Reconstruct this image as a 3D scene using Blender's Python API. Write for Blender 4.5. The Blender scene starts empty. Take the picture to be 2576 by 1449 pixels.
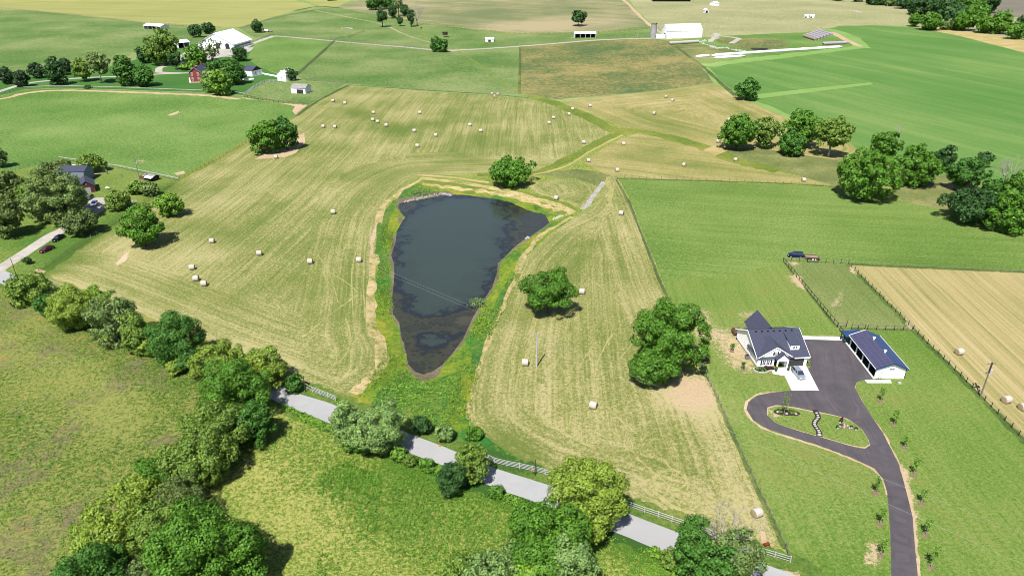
import bpy, math, random
import numpy as np
from mathutils import Vector, Matrix
from mathutils.geometry import delaunay_2d_cdt
SC = bpy.context.scene
COL = SC.collection
R = math.radians
# ------------------------------------------------------------------ camera
F = 1784.0; TH = R(26.36); H = 90.0; UC = 1288.0; VC = 724.5     # measured in a 2576 x 1449 frame
cd = bpy.data.cameras.new('camera'); cam = bpy.data.objects.new('camera', cd); COL.objects.link(cam)
cam.location = (0, 0, H); cam.rotation_euler = (R(90) - TH, 0, 0)
cd.sensor_width = 36.0; cd.lens = 36.0 * F / 2576.0; cd.clip_start = 1.0; cd.clip_end = 20000
SC.camera = cam
# ------------------------------------------------------------------ sky, sun, exposure
SUN_EL = R(57); SUN_AZ = R(21.4)                  # shadows fall ahead and to the right
W = bpy.data.worlds.new('World'); SC.world = W; W.use_nodes = True
wn = W.node_tree.nodes; wl = W.node_tree.links
sky = wn.new('ShaderNodeTexSky'); sky.sky_type = 'NISHITA'; sky.sun_disc = False
sky.sun_elevation = SUN_EL; sky.sun_rotation = math.pi + SUN_AZ; sky.altitude = 300
wn['Background'].inputs[1].default_value = 0.065
wl.new(sky.outputs[0], wn['Background'].inputs[0])
sd = bpy.data.lights.new('sun', 'SUN'); sd.energy = 5.0; sd.angle = R(0.53); sd.color = (1.0, 0.965, 0.90)
so = bpy.data.objects.new('sun', sd); COL.objects.link(so)
so.rotation_euler = Vector((math.sin(SUN_AZ) * math.cos(SUN_EL), math.cos(SUN_AZ) * math.cos(SUN_EL), -math.sin(SUN_EL))).to_track_quat('-Z', 'Y').to_euler()
SC.view_settings.view_transform = 'Standard'; SC.view_settings.look = 'None'
SC.view_settings.exposure = 1.0; SC.view_settings.gamma = 1.0
SC.render.engine = 'CYCLES'
try:
    SC.cycles.filter_width = 1.0
    SC.cycles.max_bounces = 5; SC.cycles.diffuse_bounces = 2; SC.cycles.glossy_bounces = 2
    SC.cycles.transmission_bounces = 3; SC.cycles.transparent_max_bounces = 4
except Exception: pass
# ------------------------------------------------------------------ helpers: survey
KEX = 2.35
def lin(c):
    c /= 255.0
    return c / 12.92 if c <= 0.04045 else ((c + 0.055) / 1.055) ** 2.4
def S(r, g, b, k=KEX):                            # surface colour whose sunlit look is this
    return (min(.85, lin(r) / k), min(.85, lin(g) / k), min(.85, lin(b) / k), 1)
def plane(u, v, z=0.0):
    x = (u - UC) / F; q = (v - VC) / F; s, c = math.sin(TH), math.cos(TH)
    t = (z - H) / (-s - q * c)
    return x * t, (c - q * s) * t
POND_PX = [(1006,512),(1040,507),(1069,502),(1100,494),(1131,490),(1170,492),(1206,497),(1250,503),(1288,512),(1325,530),(1360,538),(1385,548),(1380,562),(1338,592),(1310,608),(1288,626),(1270,645),(1251,662),(1249,685),(1236,724),(1219,748),(1205,770),(1191,792),(1178,820),(1164,850),(1139,884),(1114,912),(1092,928),(1066,940),(1046,930),(1029,914),(1024,887),(1018,865),(1011,842),(1006,809),(989,787),(988,755),(991,724),(994,687),(992,662),(986,642),(996,612),(1000,582),(1011,562),(1021,548),(1009,535),(1003,522)]
WZ = -1.3
POND = np.array([plane(u, v, WZ) for u, v in POND_PX])
def pdist(X, Y, poly, closed=True):
    """distance to a polyline, arc position of the nearest point"""
    X = np.asarray(X, float); Y = np.asarray(Y, float)
    best = np.full(X.shape, 1e9); arc = np.zeros(X.shape); L = 0.0
    n = len(poly)
    for i in range(n if closed else n - 1):
        ax, ay = poly[i]; bx, by = poly[(i + 1) % n]
        dx, dy = bx - ax, by - ay; l2 = dx * dx + dy * dy + 1e-9
        t = np.clip(((X - ax) * dx + (Y - ay) * dy) / l2, 0, 1)
        d = np.hypot(X - ax - t * dx, Y - ay - t * dy); l = math.sqrt(l2)
        m = d < best; best = np.where(m, d, best); arc = np.where(m, L + t * l, arc); L += l
    return best, arc
def inside(X, Y, poly):
    X = np.asarray(X, float); Y = np.asarray(Y, float); r = np.zeros(X.shape, bool); n = len(poly)
    for i in range(n):
        ax, ay = poly[i]; bx, by = poly[(i + 1) % n]
        if ay == by: continue
        c = ((ay > Y) != (by > Y)) & (X < (bx - ax) * (Y - ay) / (by - ay) + ax); r ^= c
    return r
def hf(X, Y):
    X = np.asarray(X, float); Y = np.asarray(Y, float)
    far = np.clip((Y - 260) / 600, 0, 1); far = far * far * (3 - 2 * far)
    h = far * (2.4 * np.sin(X / 170 + 1) * np.cos(Y / 210) + 1.3 * np.sin(X / 95 + Y / 130))
    h = h + 0.22 * np.sin(X / 31 + .5) * np.cos(Y / 37) * np.clip((70 - X) / 20, 0, 1)
    d, _ = pdist(X, Y, POND)
    ins = inside(X, Y, POND)
    t = np.clip(d / 11, 0, 1); t = t * t * (3 - 2 * t)
    bank = WZ + (h - WZ) * t
    return np.where(ins, WZ - 0.02 - 0.12 * np.minimum(d, 8), bank)
PB0 = POND.min(axis=0) - 12; PB1 = POND.max(axis=0) + 12
def gz(x, y):
    if PB0[0] < x < PB1[0] and PB0[1] < y < PB1[1]: return float(hf(np.array([x]), np.array([y]))[0])
    far = min(1, max(0, (y - 260) / 600)); far = far * far * (3 - 2 * far)
    h = far * (2.4 * math.sin(x / 170 + 1) * math.cos(y / 210) + 1.3 * math.sin(x / 95 + y / 130))
    return h + 0.22 * math.sin(x / 31 + .5) * math.cos(y / 37) * min(1, max(0, (70 - x) / 20))
def P(u, v):
    z = 0.0
    for _ in range(6):
        x, y = plane(u, v, z); zz = gz(x, y)
        if abs(zz - z) < 1e-3: break
        z = zz
    return x, y
def t2(c, r, x, y): return (644 * c + x / 4.0, 362.4 * r + y / 4.0)      # survey tile -> frame
def height_at(x, y, v):                                                  # height of a vertical at (x, y) whose top is seen at row v
    s, c = math.sin(TH), math.cos(TH); q = (v - VC) / F
    return H - y * (s + q * c) / (c - q * s)
def mpp(x, y, z=0.0):                                                    # metres per survey pixel
    return (y * math.cos(TH) + (H - z) * math.sin(TH)) / F
# ------------------------------------------------------------------ helpers: objects
def tag(o, label=None, cat=None, group=None, kind=None):
    if label: o['label'] = label
    if cat: o['category'] = cat
    if group: o['group'] = group
    if kind: o['kind'] = kind
    return o
def empty(name, loc, rz=0.0, label=None, cat=None, group=None):
    o = bpy.data.objects.new(name, None); COL.objects.link(o); o.location = loc; o.rotation_euler = (0, 0, rz)
    o.empty_display_size = 0.2
    return tag(o, label, cat, group)
def link(name, me, parent=None, loc=None):
    o = bpy.data.objects.new(name, me); COL.objects.link(o)
    if parent: o.parent = parent
    if loc: o.location = loc
    return o
def copy_tree(o, parent=None):
    c = o.copy(); COL.objects.link(c)
    if parent: c.parent = parent
    for ch in list(o.children): copy_tree(ch, c)
    return c
class MB:
    def __init__(s): s.v = []; s.f = []; s.m = []
    def poly(s, pts, m=0):
        b = len(s.v); s.v += [tuple(p) for p in pts]; s.f.append(tuple(range(b, b + len(pts)))); s.m.append(m)
    def solid(s, bot, top, m=0):
        n = len(bot); b = len(s.v); s.v += [tuple(p) for p in bot] + [tuple(p) for p in top]
        s.f.append(tuple(b + i for i in range(n - 1, -1, -1))); s.f.append(tuple(b + n + i for i in range(n)))
        for i in range(n):
            j = (i + 1) % n; s.f.append((b + i, b + j, b + n + j, b + n + i))
        s.m += [m] * (n + 2)
    def box(s, x0, x1, y0, y1, z0, z1, m=0):
        s.solid([(x0,y0,z0),(x1,y0,z0),(x1,y1,z0),(x0,y1,z0)], [(x0,y0,z1),(x1,y0,z1),(x1,y1,z1),(x0,y1,z1)], m)
    def bar(s, a, b, w, h=None, m=0):
        h = h or w; a = Vector(a); b = Vector(b); d = (b - a)
        if d.length < 1e-6: return
        d.normalize(); u = d.cross(Vector((0, 0, 1)))
        if u.length < 1e-3: u = Vector((1, 0, 0))
        u.normalize(); n = u.cross(d); u = u * w / 2; n = n * h / 2
        s.solid([a - u - n, a + u - n, a + u + n, a - u + n], [b - u - n, b + u - n, b + u + n, b - u + n], m)
    def tube(s, pts, rad, n=7, m=0):
        b = len(s.v); k = len(pts)
        for i, p in enumerate(pts):
            p = Vector(p); d = Vector(pts[min(i + 1, k - 1)]) - Vector(pts[max(i - 1, 0)])
            if d.length < 1e-6: d = Vector((0, 0, 1))
            d.normalize(); u = d.cross(Vector((0.3, 1, 0.1))).normalized(); w = d.cross(u); r = rad[i] if hasattr(rad, '__len__') else rad
            for j in range(n):
                a = 2 * math.pi * j / n; s.v.append(tuple(p + (u * math.cos(a) + w * math.sin(a)) * r))
        for i in range(k - 1):
            for j in range(n):
                j2 = (j + 1) % n; s.f.append((b + i*n + j, b + i*n + j2, b + (i+1)*n + j2, b + (i+1)*n + j)); s.m.append(m)
        s.f.append(tuple(b + j for j in range(n - 1, -1, -1))); s.f.append(tuple(b + (k-1)*n + j for j in range(n))); s.m += [m, m]
    def mesh(s, name, mats):
        me = bpy.data.meshes.new(name); me.from_pydata(s.v, [], s.f)
        for m in (mats if isinstance(mats, (list, tuple)) else [mats]): me.materials.append(m)
        me.polygons.foreach_set('material_index', s.m); me.update()
        return me
    def build(s, name, mats, parent=None, bevel=0, smooth=False):
        me = s.mesh(name, mats)
        if smooth: me.polygons.foreach_set('use_smooth', [True] * len(me.polygons))
        o = link(name, me, parent)
        if bevel:
            b = o.modifiers.new('b', 'BEVEL'); b.width = bevel; b.segments = 2; b.limit_method = 'ANGLE'
        return o
# ------------------------------------------------------------------ helpers: materials
MC = {}
def newmat(name):
    m = bpy.data.materials.new(name); m.use_nodes = True; nt = m.node_tree
    return m, nt, nt.nodes, nt.links, nt.nodes['Principled BSDF']
def vary(name, col, rough=.8, amt=.12, scale=1.2, metal=0.0, spec=.3, stretch=None, bump=0.0):
    """plain material with worn mottling"""
    if name in MC: return MC[name]
    m, nt, N, L, b = newmat(name)
    tc = N.new('ShaderNodeTexCoord'); no = N.new('ShaderNodeTexNoise'); no.inputs['Scale'].default_value = scale; no.inputs['Detail'].default_value = 5
    mp = N.new('ShaderNodeMapping'); mp.inputs['Scale'].default_value = stretch or (1, 1, 1)
    L.new(tc.outputs['Object'], mp.inputs[0]); L.new(mp.outputs[0], no.inputs['Vector'])
    cr = N.new('ShaderNodeValToRGB')
    cr.color_ramp.elements[0].position = .3; cr.color_ramp.elements[1].position = .7
    cr.color_ramp.elements[0].color = tuple(c * (1 - amt) for c in col[:3]) + (1,)
    cr.color_ramp.elements[1].color = tuple(min(.9, c * (1 + amt)) for c in col[:3]) + (1,)
    L.new(no.outputs[0], cr.inputs[0]); L.new(cr.outputs[0], b.inputs['Base Color'])
    b.inputs['Roughness'].default_value = rough; b.inputs['Metallic'].default_value = metal
    b.inputs['Specular IOR Level'].default_value = spec
    if bump:
        bp = N.new('ShaderNodeBump'); bp.inputs['Strength'].default_value = bump; bp.inputs['Distance'].default_value = .05
        L.new(no.outputs[0], bp.inputs['Height']); L.new(bp.outputs[0], b.inputs['Normal'])
    MC[name] = m; return m
def leafmat(name, col, var=.35, trans=.25):
    if name in MC: return MC[name]
    m, nt, N, L, b = newmat(name)
    tc = N.new('ShaderNodeTexCoord'); no = N.new('ShaderNodeTexNoise'); no.inputs['Scale'].default_value = .45; no.inputs['Detail'].default_value = 3
    L.new(tc.outputs['Object'], no.inputs['Vector'])
    wn_ = N.new('ShaderNodeTexWhiteNoise'); ge = N.new('ShaderNodeAttribute'); ge.attribute_name = 'rnd'
    oi = N.new('ShaderNodeObjectInfo')
    ad = N.new('ShaderNodeMath'); ad.operation = 'ADD'; L.new(no.outputs[0], ad.inputs[0])
    sc = N.new('ShaderNodeMath'); sc.operation = 'MULTIPLY_ADD'; L.new(ge.outputs['Fac'], sc.inputs[0]); sc.inputs[1].default_value = .5; sc.inputs[2].default_value = -.25
    L.new(sc.outputs[0], ad.inputs[1])
    a2 = N.new('ShaderNodeMath'); a2.operation = 'MULTIPLY_ADD'; L.new(oi.outputs['Random'], a2.inputs[0]); a2.inputs[1].default_value = .16; L.new(ad.outputs[0], a2.inputs[2])
    cr = N.new('ShaderNodeValToRGB'); e = cr.color_ramp.elements; e[0].position = .25; e[1].position = .85
    lo = (col[0] * (1 - var), col[1] * (1 - var * .8), col[2] * (1 - var * .6), 1); hi = (col[0] * (1 + var * 1.1), col[1] * (1 + var * .8), col[2] * (1 + var * .3), 1)
    e[0].color = lo; e[1].color = hi
    L.new(a2.outputs[0], cr.inputs[0]); L.new(cr.outputs[0], b.inputs['Base Color'])
    b.inputs['Roughness'].default_value = .55; b.inputs['Specular IOR Level'].default_value = .22
    tr = N.new('ShaderNodeBsdfTranslucent'); L.new(cr.outputs[0], tr.inputs[0])
    mx = N.new('ShaderNodeMixShader'); mx.inputs[0].default_value = trans
    L.new(b.outputs[0], mx.inputs[1]); L.new(tr.outputs[0], mx.inputs[2]); L.new(mx.outputs[0], N['Material Output'].inputs[0])
    MC[name] = m; return m
def groundmat(name, lo, mid, hi, streak=(.0, .3, .01), streak2=(.0, 1.2, .02), mottle=(.5, .06), fine=(.5, 1.2), bare=None, extra=None, bump=.25, tint=(1,1,1)):
    """grass or soil sheet. streak=(amount, scale across, scale along) in the mowing direction held by the 'flow' attribute;
    'mask' attribute: R drier, G lusher, B bare"""
    lo, mid, hi = [tuple(q[i] * tint[i] for i in range(3)) + (1,) for q in (lo, mid, hi)]
    m, nt, N, L, b = newmat(name)
    tc = N.new('ShaderNodeTexCoord'); fl = N.new('ShaderNodeAttribute'); fl.attribute_name = 'flow'
    mk = N.new('ShaderNodeAttribute'); mk.attribute_name = 'mask'
    sp = N.new('ShaderNodeSeparateColor'); L.new(mk.outputs['Color'], sp.inputs[0])
    def noise(scale, src=None, detail=4, rough=.6, mapping=None):
        n = N.new('ShaderNodeTexNoise'); n.inputs['Scale'].default_value = scale; n.inputs['Detail'].default_value = detail; n.inputs['Roughness'].default_value = rough
        s = src or tc.outputs['Object']
        if mapping:
            mp = N.new('ShaderNodeMapping'); mp.inputs['Scale'].default_value = mapping; L.new(s, mp.inputs[0]); s = mp.outputs[0]
        L.new(s, n.inputs['Vector']); return n.outputs[0]
    def madd(a, k, c):
        n = N.new('ShaderNodeMath'); n.operation = 'MULTIPLY_ADD'; L.new(a, n.inputs[0]); n.inputs[1].default_value = k
        if isinstance(c, (int, float)): n.inputs[2].default_value = c
        else: L.new(c, n.inputs[2])
        return n.outputs[0]
    big = noise(mottle[1], detail=5); fn = noise(fine[1], detail=5, rough=.7)
    v = madd(big, mottle[0] * 1.6, .5 - mottle[0] * .8)
    fn2 = noise(fine[1] * 2.6, detail=3, rough=.8); v = madd(fn, fine[0] * 1.0, v); v = madd(fn2, fine[0] * .9, v)
    off = fine[0] * .95
    for (a, sa, sb) in (streak, streak2):
        if a:
            # slight wander so rows are not ruler-straight
            st = noise(1.0, src=fl.outputs['Vector'], detail=4, rough=.65, mapping=(sa, sb, 1))
            v = madd(st, a * 2.4, v); off += a * 1.2
    v = madd(sp.outputs[0], .75, v); v = madd(sp.outputs[1], -.75, v)
    n = N.new('ShaderNodeMath'); n.operation = 'SUBTRACT'; L.new(v, n.inputs[0]); n.inputs[1].default_value = off; v = n.outputs[0]
    cr = N.new('ShaderNodeValToRGB'); e = cr.color_ramp.elements; e[0].position = .18; e[0].color = lo; e[1].position = .82; e[1].color = hi
    x = e.new(.5); x.color = mid; L.new(v, cr.inputs[0]); colr = cr.outputs[0]
    def mixc(f, a, c):
        n = N.new('ShaderNodeMix'); n.data_type = 'RGBA'; L.new(f, n.inputs[0]); L.new(a, n.inputs[6])
        if isinstance(c, tuple): n.inputs[7].default_value = c
        else: L.new(c, n.inputs[7])
        return n.outputs[2]
    def ramp(src, p0, p1):
        n = N.new('ShaderNodeMapRange'); L.new(src, n.inputs[0]); n.inputs[1].default_value = p0; n.inputs[2].default_value = p1; return n.outputs[0]
    if extra:
        for (c, s_, p0, p1, k) in extra:
            nn = noise(s_, detail=6, rough=.7); f = ramp(nn, p0, p1)
            q = N.new('ShaderNodeMath'); q.operation = 'MULTIPLY'; L.new(f, q.inputs[0]); q.inputs[1].default_value = k
            colr = mixc(q.outputs[0], colr, c)
    bc = bare or S(222, 196, 158)
    nb = noise(.9, detail=6, rough=.85); nb2 = noise(2.6, detail=4, rough=.8)
    w = madd(nb, 1.0, sp.outputs[2]); w = madd(nb2, .6, w)
    f = ramp(w, 1.16, 1.30)
    dirt = N.new('ShaderNodeValToRGB'); dirt.color_ramp.elements[0].color = tuple(c * .8 for c in bc[:3]) + (1,); dirt.color_ramp.elements[1].color = tuple(min(.85, c * 1.15) for c in bc[:3]) + (1,)
    L.new(nb2, dirt.inputs[0]); dirt.color_ramp.elements[0].position = .3; dirt.color_ramp.elements[1].position = .7
    colr = mixc(f, colr, dirt.outputs[0])
    L.new(colr, b.inputs['Base Color']); b.inputs['Roughness'].default_value = .9; b.inputs['Specular IOR Level'].default_value = .12
    if bump:
        bp = N.new('ShaderNodeBump'); bp.inputs['Strength'].default_value = bump; bp.inputs['Distance'].default_value = .5
        L.new(fn, bp.inputs['Height']); L.new(bp.outputs[0], b.inputs['Normal'])
    return m
# ------------------------------------------------------------------ ground materials
GM = {}
GM['plain'] = groundmat('far_pasture', S(120,155,85), S(150,172,100), S(190,195,135))
GM['meadow'] = groundmat('rough_meadow', S(88,124,44), S(144,164,72), S(194,196,112), mottle=(.45,.05), fine=(3.0, 1.3), bump=.9,
    extra=[(S(146,130,104), .07, .52, .64, .8), (S(188,156,92), .10, .58, .68, .75), (S(112,150,48), .12, .58, .68, .7), (S(70,98,40), .75, .57, .66, .55)], tint=(0.754,0.770,0.735))
GM['meadow_r'] = groundmat('grazed_meadow', S(94,140,46), S(148,172,74), S(196,202,116), mottle=(.45,.07), fine=(2.6, 1.4), bump=.9,
    extra=[(S(100,154,56), .11, .60, .70, .4), (S(186,190,112), .16, .62, .72, .45), (S(66,112,44), .75, .58, .66, .6), (S(178,158,112), .09, .68, .76, .4)], tint=(1.067,0.970,0.977))
HAY = dict(streak=(.30,.24,.010), streak2=(.42,1.2,.025), mottle=(.7,.025), fine=(1.7,1.4), bump=.5)
GM['hay'] = groundmat('mown_hay_field', S(122,148,64), S(168,174,96), S(218,212,146), **HAY, tint=(0.864,0.834,0.900))
GM['hay_r'] = groundmat('mown_hay_field_east', S(128,150,68), S(176,180,104), S(222,214,152), **HAY, tint=(0.864,0.825,0.880))
GM['hay_far'] = groundmat('mown_hay_field_far', S(132,152,72), S(182,180,106), S(224,210,150), streak=(.3,.16,.006), streak2=(.25,.6,.012), mottle=(.7,.02), fine=(.8,.8), bump=.2,
    extra=[(S(150,128,116), .02, .66, .72, .6)], tint=(0.900,0.846,0.902))
GM['yellow'] = groundmat('yellow_hay_field', S(176,178,92), S(196,192,106), S(214,206,126), streak=(.55,.10,.004), mottle=(.3,.01), fine=(0.6, 0.5), bump=.1, tint=(0.810,0.855,0.980))
GM['green'] = groundmat('pasture', S(94,142,52), S(132,170,74), S(170,194,104), mottle=(0.68,.018), fine=(2.0, 0.9), bump=0.5, extra=[(S(172,186,110), .12, .62, .72, .4)], tint=(0.787,0.818,0.946))
GM['green2'] = groundmat('pasture_far', S(96,142,60), S(132,164,82), S(172,188,114), mottle=(1.01,.014), fine=(1.8, 0.5), bump=0.5, extra=[(S(150,152,96), .035, .56, .68, .45)], tint=(0.862,0.827,0.966))
GM['lawn'] = groundmat('homestead_lawn', S(92,140,48), S(136,168,70), S(182,192,104), mottle=(.4,.05), fine=(1.8, 1.3), bump=.3, tint=(0.882,0.817,0.945))
GM['lawn_d'] = groundmat('farmstead_lawn', S(58,122,44), S(86,146,54), S(140,172,80), mottle=(.4,.02), fine=(.4,.9), bump=.2, tint=(0.9, 0.8, 1.1))
GM['pad'] = groundmat('mown_paddock', S(100,140,54), S(132,166,76), S(166,188,104), streak=(.20,.30,.008), streak2=(.18,1.1,.02), mottle=(.6,.018), fine=(1.9, 1.3), bump=0.4, tint=(0.896,0.865,0.918))
GM['pad2'] = groundmat('yard_lawn', S(98,146,46), S(132,170,70), S(164,186,98), streak=(.22,.7,.01), streak2=(.15,1.9,.03), mottle=(.7,.022), fine=(1.9, 1.7), bump=0.4,
    extra=[(S(140,140,72), .022, .52, .66, .5)], tint=(0.944,0.837,1.000))
GM['pad3'] = groundmat('small_paddock', S(104,140,62), S(134,160,84), S(166,182,110), streak=(.22,1.1,.01), mottle=(.5,.03), fine=(1.6, 1.6), bump=.25, tint=(0.990,0.855,0.990))
GM['crop'] = groundmat('green_crop', S(84,150,62), S(100,162,74), S(126,178,90), streak=(.45,.05,.004), streak2=(.25,.25,.01), mottle=(0.54,.008), fine=(0.9, 0.8), bump=.2, tint=(1.28, 0.9, 1.05))
GM['cropedge'] = groundmat('crop_headland', S(120,165,75), S(146,184,98), S(180,198,124), mottle=(.3,.03), fine=(.4,.8), bump=.2)
GM['stubble'] = groundmat('stubble_field', S(142,150,84), S(196,184,124), S(226,208,158), streak=(.45,1.1,.008), streak2=(.3,2.4,.03), mottle=(.25,.03), fine=(.6,1.5), bump=.3, tint=(0.95, 0.92, 0.92))
GM['brown'] = groundmat('weedy_brown_field', S(100,128,74), S(140,144,86), S(186,172,112), mottle=(.9,.02), fine=(2.2, 0.34), bump=.5, extra=[(S(84,120,72), .03, .52, .64, .6), (S(190,172,112), .028, .60, .70, .5)], tint=(0.88, 0.88, 0.85))
GM['scrub'] = groundmat('scrubby_pasture', S(94,116,62), S(136,144,84), S(182,176,118), mottle=(.7,.05), fine=(.9,.7), bump=.5, extra=[(S(130,112,96), .06, .58, .68, .6)])
GM['tan'] = groundmat('dry_grey_field', S(132,146,98), S(164,166,118), S(198,186,146), streak=(.35,.06,.004), mottle=(1.1,.009), fine=(0.9, 0.4), bump=.2, tint=(0.95, 0.92, 0.92))
GM['pale'] = groundmat('pale_pasture', S(154,168,106), S(184,188,132), S(214,208,160), mottle=(.6,.012), fine=(1.6, 0.35), bump=.3, tint=(0.92, 0.88, 0.92))
GM['dark'] = groundmat('dark_soil_field', S(128,122,108), S(142,136,120), S(160,152,132), streak=(.3,.1,.004), mottle=(.4,.01), fine=(.3,.5))
GM['marsh'] = groundmat('pond_bank_growth', S(58,128,44), S(128,178,40), S(188,196,60), mottle=(.75,.07), fine=(1.1,.8), bump=.9,
    extra=[(S(60,134,56), .06, .54, .62, .75), (S(170,150,84), .16, .62, .70, .55)], tint=(1.031,0.790,1.312))
GM['marsh_g'] = groundmat('wet_meadow_growth', S(48,122,44), S(74,158,48), S(128,184,60), mottle=(.5,.08), fine=(1.1,.8), bump=.9, tint=(1.509,0.754,1.386))
GM['ditch'] = groundmat('grassy_ditch', S(84,128,42), S(128,160,56), S(176,184,88), mottle=(.6,.04), fine=(.8,.6), bump=.6, tint=(1.05, 0.85, 1.1))
GM['verge'] = groundmat('road_verge', S(66,120,40), S(106,156,54), S(160,182,84), mottle=(.5,.08), fine=(.9,1.0), bump=.6, tint=(1.1, 0.8, 1.2))
GM['weedrow'] = groundmat('weeds_under_fence', S(62,92,40), S(98,124,56), S(150,156,90), mottle=(.5,.1), fine=(.9,1.0), bump=.6)
GM['dirt'] = groundmat('bare_earth', S(196,168,130), S(220,192,156), S(238,214,184), mottle=(.5,.1), fine=(.8,1.0), bump=.4, extra=[(S(160,166,90), .35, .56, .64, .5)])
GM['track'] = groundmat('wheel_track', S(150,156,88), S(184,180,112), S(206,196,136), mottle=(.6,.1), fine=(1.6,.8), bump=.2)
GM['mulchpath'] = groundmat('dark_mulch_path', S(50,44,46), S(66,58,60), S(84,74,74), fine=(.8,2))
GM['straw'] = groundmat('dry_straw', S(168,160,92), S(206,186,124), S(232,208,158), mottle=(.6,.08), fine=(.9,1.0), bump=.4)
GM['drybank'] = groundmat('washed_out_bank', S(120,146,66), S(206,186,128), S(234,212,162), mottle=(.9,.16), fine=(1.2,.8), bump=.7)
GM['mud'] = groundmat('pond_mud', S(98,92,74), S(132,122,98), S(164,150,124), mottle=(.6,.1), fine=(.9,.9), bump=.4)
GM['bed'] = groundmat('pond_bed', S(40,48,40), S(60,62,50), S(96,88,70), mottle=(.6,.1), fine=(.6,.8), bump=.2)
GM['stone'] = groundmat('creek_rock', S(160,154,150), S(196,190,186), S(220,214,210), mottle=(.6,.2), fine=(.9,1.2), bump=.4)
def pavemat(name, lo, hi, scale=.25, crack=0.0, line=None):
    m, nt, N, L, b = newmat(name)
    tc = N.new('ShaderNodeTexCoord'); fl = N.new('ShaderNodeAttribute'); fl.attribute_name = 'flow'
    a = N.new('ShaderNodeTexNoise'); a.inputs['Scale'].default_value = scale; a.inputs['Detail'].default_value = 8; a.inputs['Roughness'].default_value = .65; L.new(tc.outputs['Object'], a.inputs['Vector'])
    mp = N.new('ShaderNodeMapping'); mp.inputs['Scale'].default_value = (1.0, .05, 1); L.new(fl.outputs['Vector'], mp.inputs[0])
    s_ = N.new('ShaderNodeTexNoise'); s_.inputs['Scale'].default_value = 1.0; s_.inputs['Detail'].default_value = 6; L.new(mp.outputs[0], s_.inputs['Vector'])
    ad = N.new('ShaderNodeMath'); ad.operation = 'ADD'; L.new(a.outputs[0], ad.inputs[0]); L.new(s_.outputs[0], ad.inputs[1])
    mr = N.new('ShaderNodeMapRange'); mr.inputs[1].default_value = .7; mr.inputs[2].default_value = 1.3; L.new(ad.outputs[0], mr.inputs[0])
    cr = N.new('ShaderNodeValToRGB'); cr.color_ramp.elements[0].color = lo; cr.color_ramp.elements[1].color = hi; L.new(mr.outputs[0], cr.inputs[0])
    out = cr.outputs[0]
    if line:
        sc = N.new('ShaderNodeTexNoise'); sc.inputs['Scale'].default_value = 1.0; sc.inputs['Detail'].default_value = 5
        mp2 = N.new('ShaderNodeMapping'); mp2.inputs['Scale'].default_value = (1.5, .05, 1); L.new(fl.outputs['Vector'], mp2.inputs[0]); L.new(mp2.outputs[0], sc.inputs['Vector'])
        r2 = N.new('ShaderNodeMapRange'); r2.inputs[1].default_value = .60; r2.inputs[2].default_value = .72; L.new(sc.outputs[0], r2.inputs[0])
        q = N.new('ShaderNodeMath'); q.operation = 'MULTIPLY'; L.new(r2.outputs[0], q.inputs[0]); q.inputs[1].default_value = .4
        mx = N.new('ShaderNodeMix'); mx.data_type = 'RGBA'; L.new(q.outputs[0], mx.inputs[0]); L.new(out, mx.inputs[6]); mx.inputs[7].default_value = line; out = mx.outputs[2]
    L.new(out, b.inputs['Base Color']); b.inputs['Roughness'].default_value = .85; b.inputs['Specular IOR Level'].default_value = .25
    return m
GM['road'] = pavemat('worn_grey_asphalt', S(190,190,191), S(203,203,204), .12)
GM['drive'] = pavemat('black_asphalt', S(88,83,88), S(112,106,111), .3, line=S(136,124,126))
GM['gravel'] = pavemat('pale_gravel', S(188,182,168), S(222,214,204), .5)
GM['conc'] = pavemat('white_concrete', (.56,.56,.57,1), (.66,.66,.67,1), .5)
# ------------------------------------------------------------------ ground regions (surveyed outlines), later ones win
REG = []      # name, object, material key, outline(world), flow spec
def smooth_noise(p, amp, rnd):
    return p
def pathpts(px, closed, step=14.0, jit=1.0, seed=0, curve=True):
    """Catmull-Rom through survey points, resampled, on the ground"""
    rnd = random.Random(seed + len(px)); n = len(px); out = []
    for i in range(n if closed else n - 1):
        if closed: p0, p1, p2, p3 = px[i-1], px[i], px[(i+1) % n], px[(i+2) % n]
        else: p0, p1, p2, p3 = px[max(i-1, 0)], px[i], px[i+1], px[min(i+2, n-1)]
        L = math.hypot(p2[0]-p1[0], p2[1]-p1[1]); k = max(1, int(L / step))
        for j in range(k):
            t = j / k
            if curve:
                q = [0.5*((2*p1[a]) + (-p0[a]+p2[a])*t + (2*p0[a]-5*p1[a]+4*p2[a]-p3[a])*t*t + (-p0[a]+3*p1[a]-3*p2[a]+p3[a])*t**3) for a in (0, 1)]
            else: q = [p1[a] + (p2[a]-p1[a]) * t for a in (0, 1)]
            s = jit * (0.4 + 0.6 * max(0, (q[1] + 160) / 1400))
            if j: q = [q[0] + rnd.uniform(-s, s) * 1.6, q[1] + rnd.uniform(-s, s) * .7]
            out.append(q)
    if not closed: out.append(list(px[-1]))
    return [P(*q) for q in out]
def area(name, mat, px, flow=None, jit=1.0, curve=False, obj='ground', closed=True, step=14.0):
    w = px if obj == 'world' else pathpts(px, True, step, jit, len(REG), curve)
    REG.append([name, obj, mat, w, flow])
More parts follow.
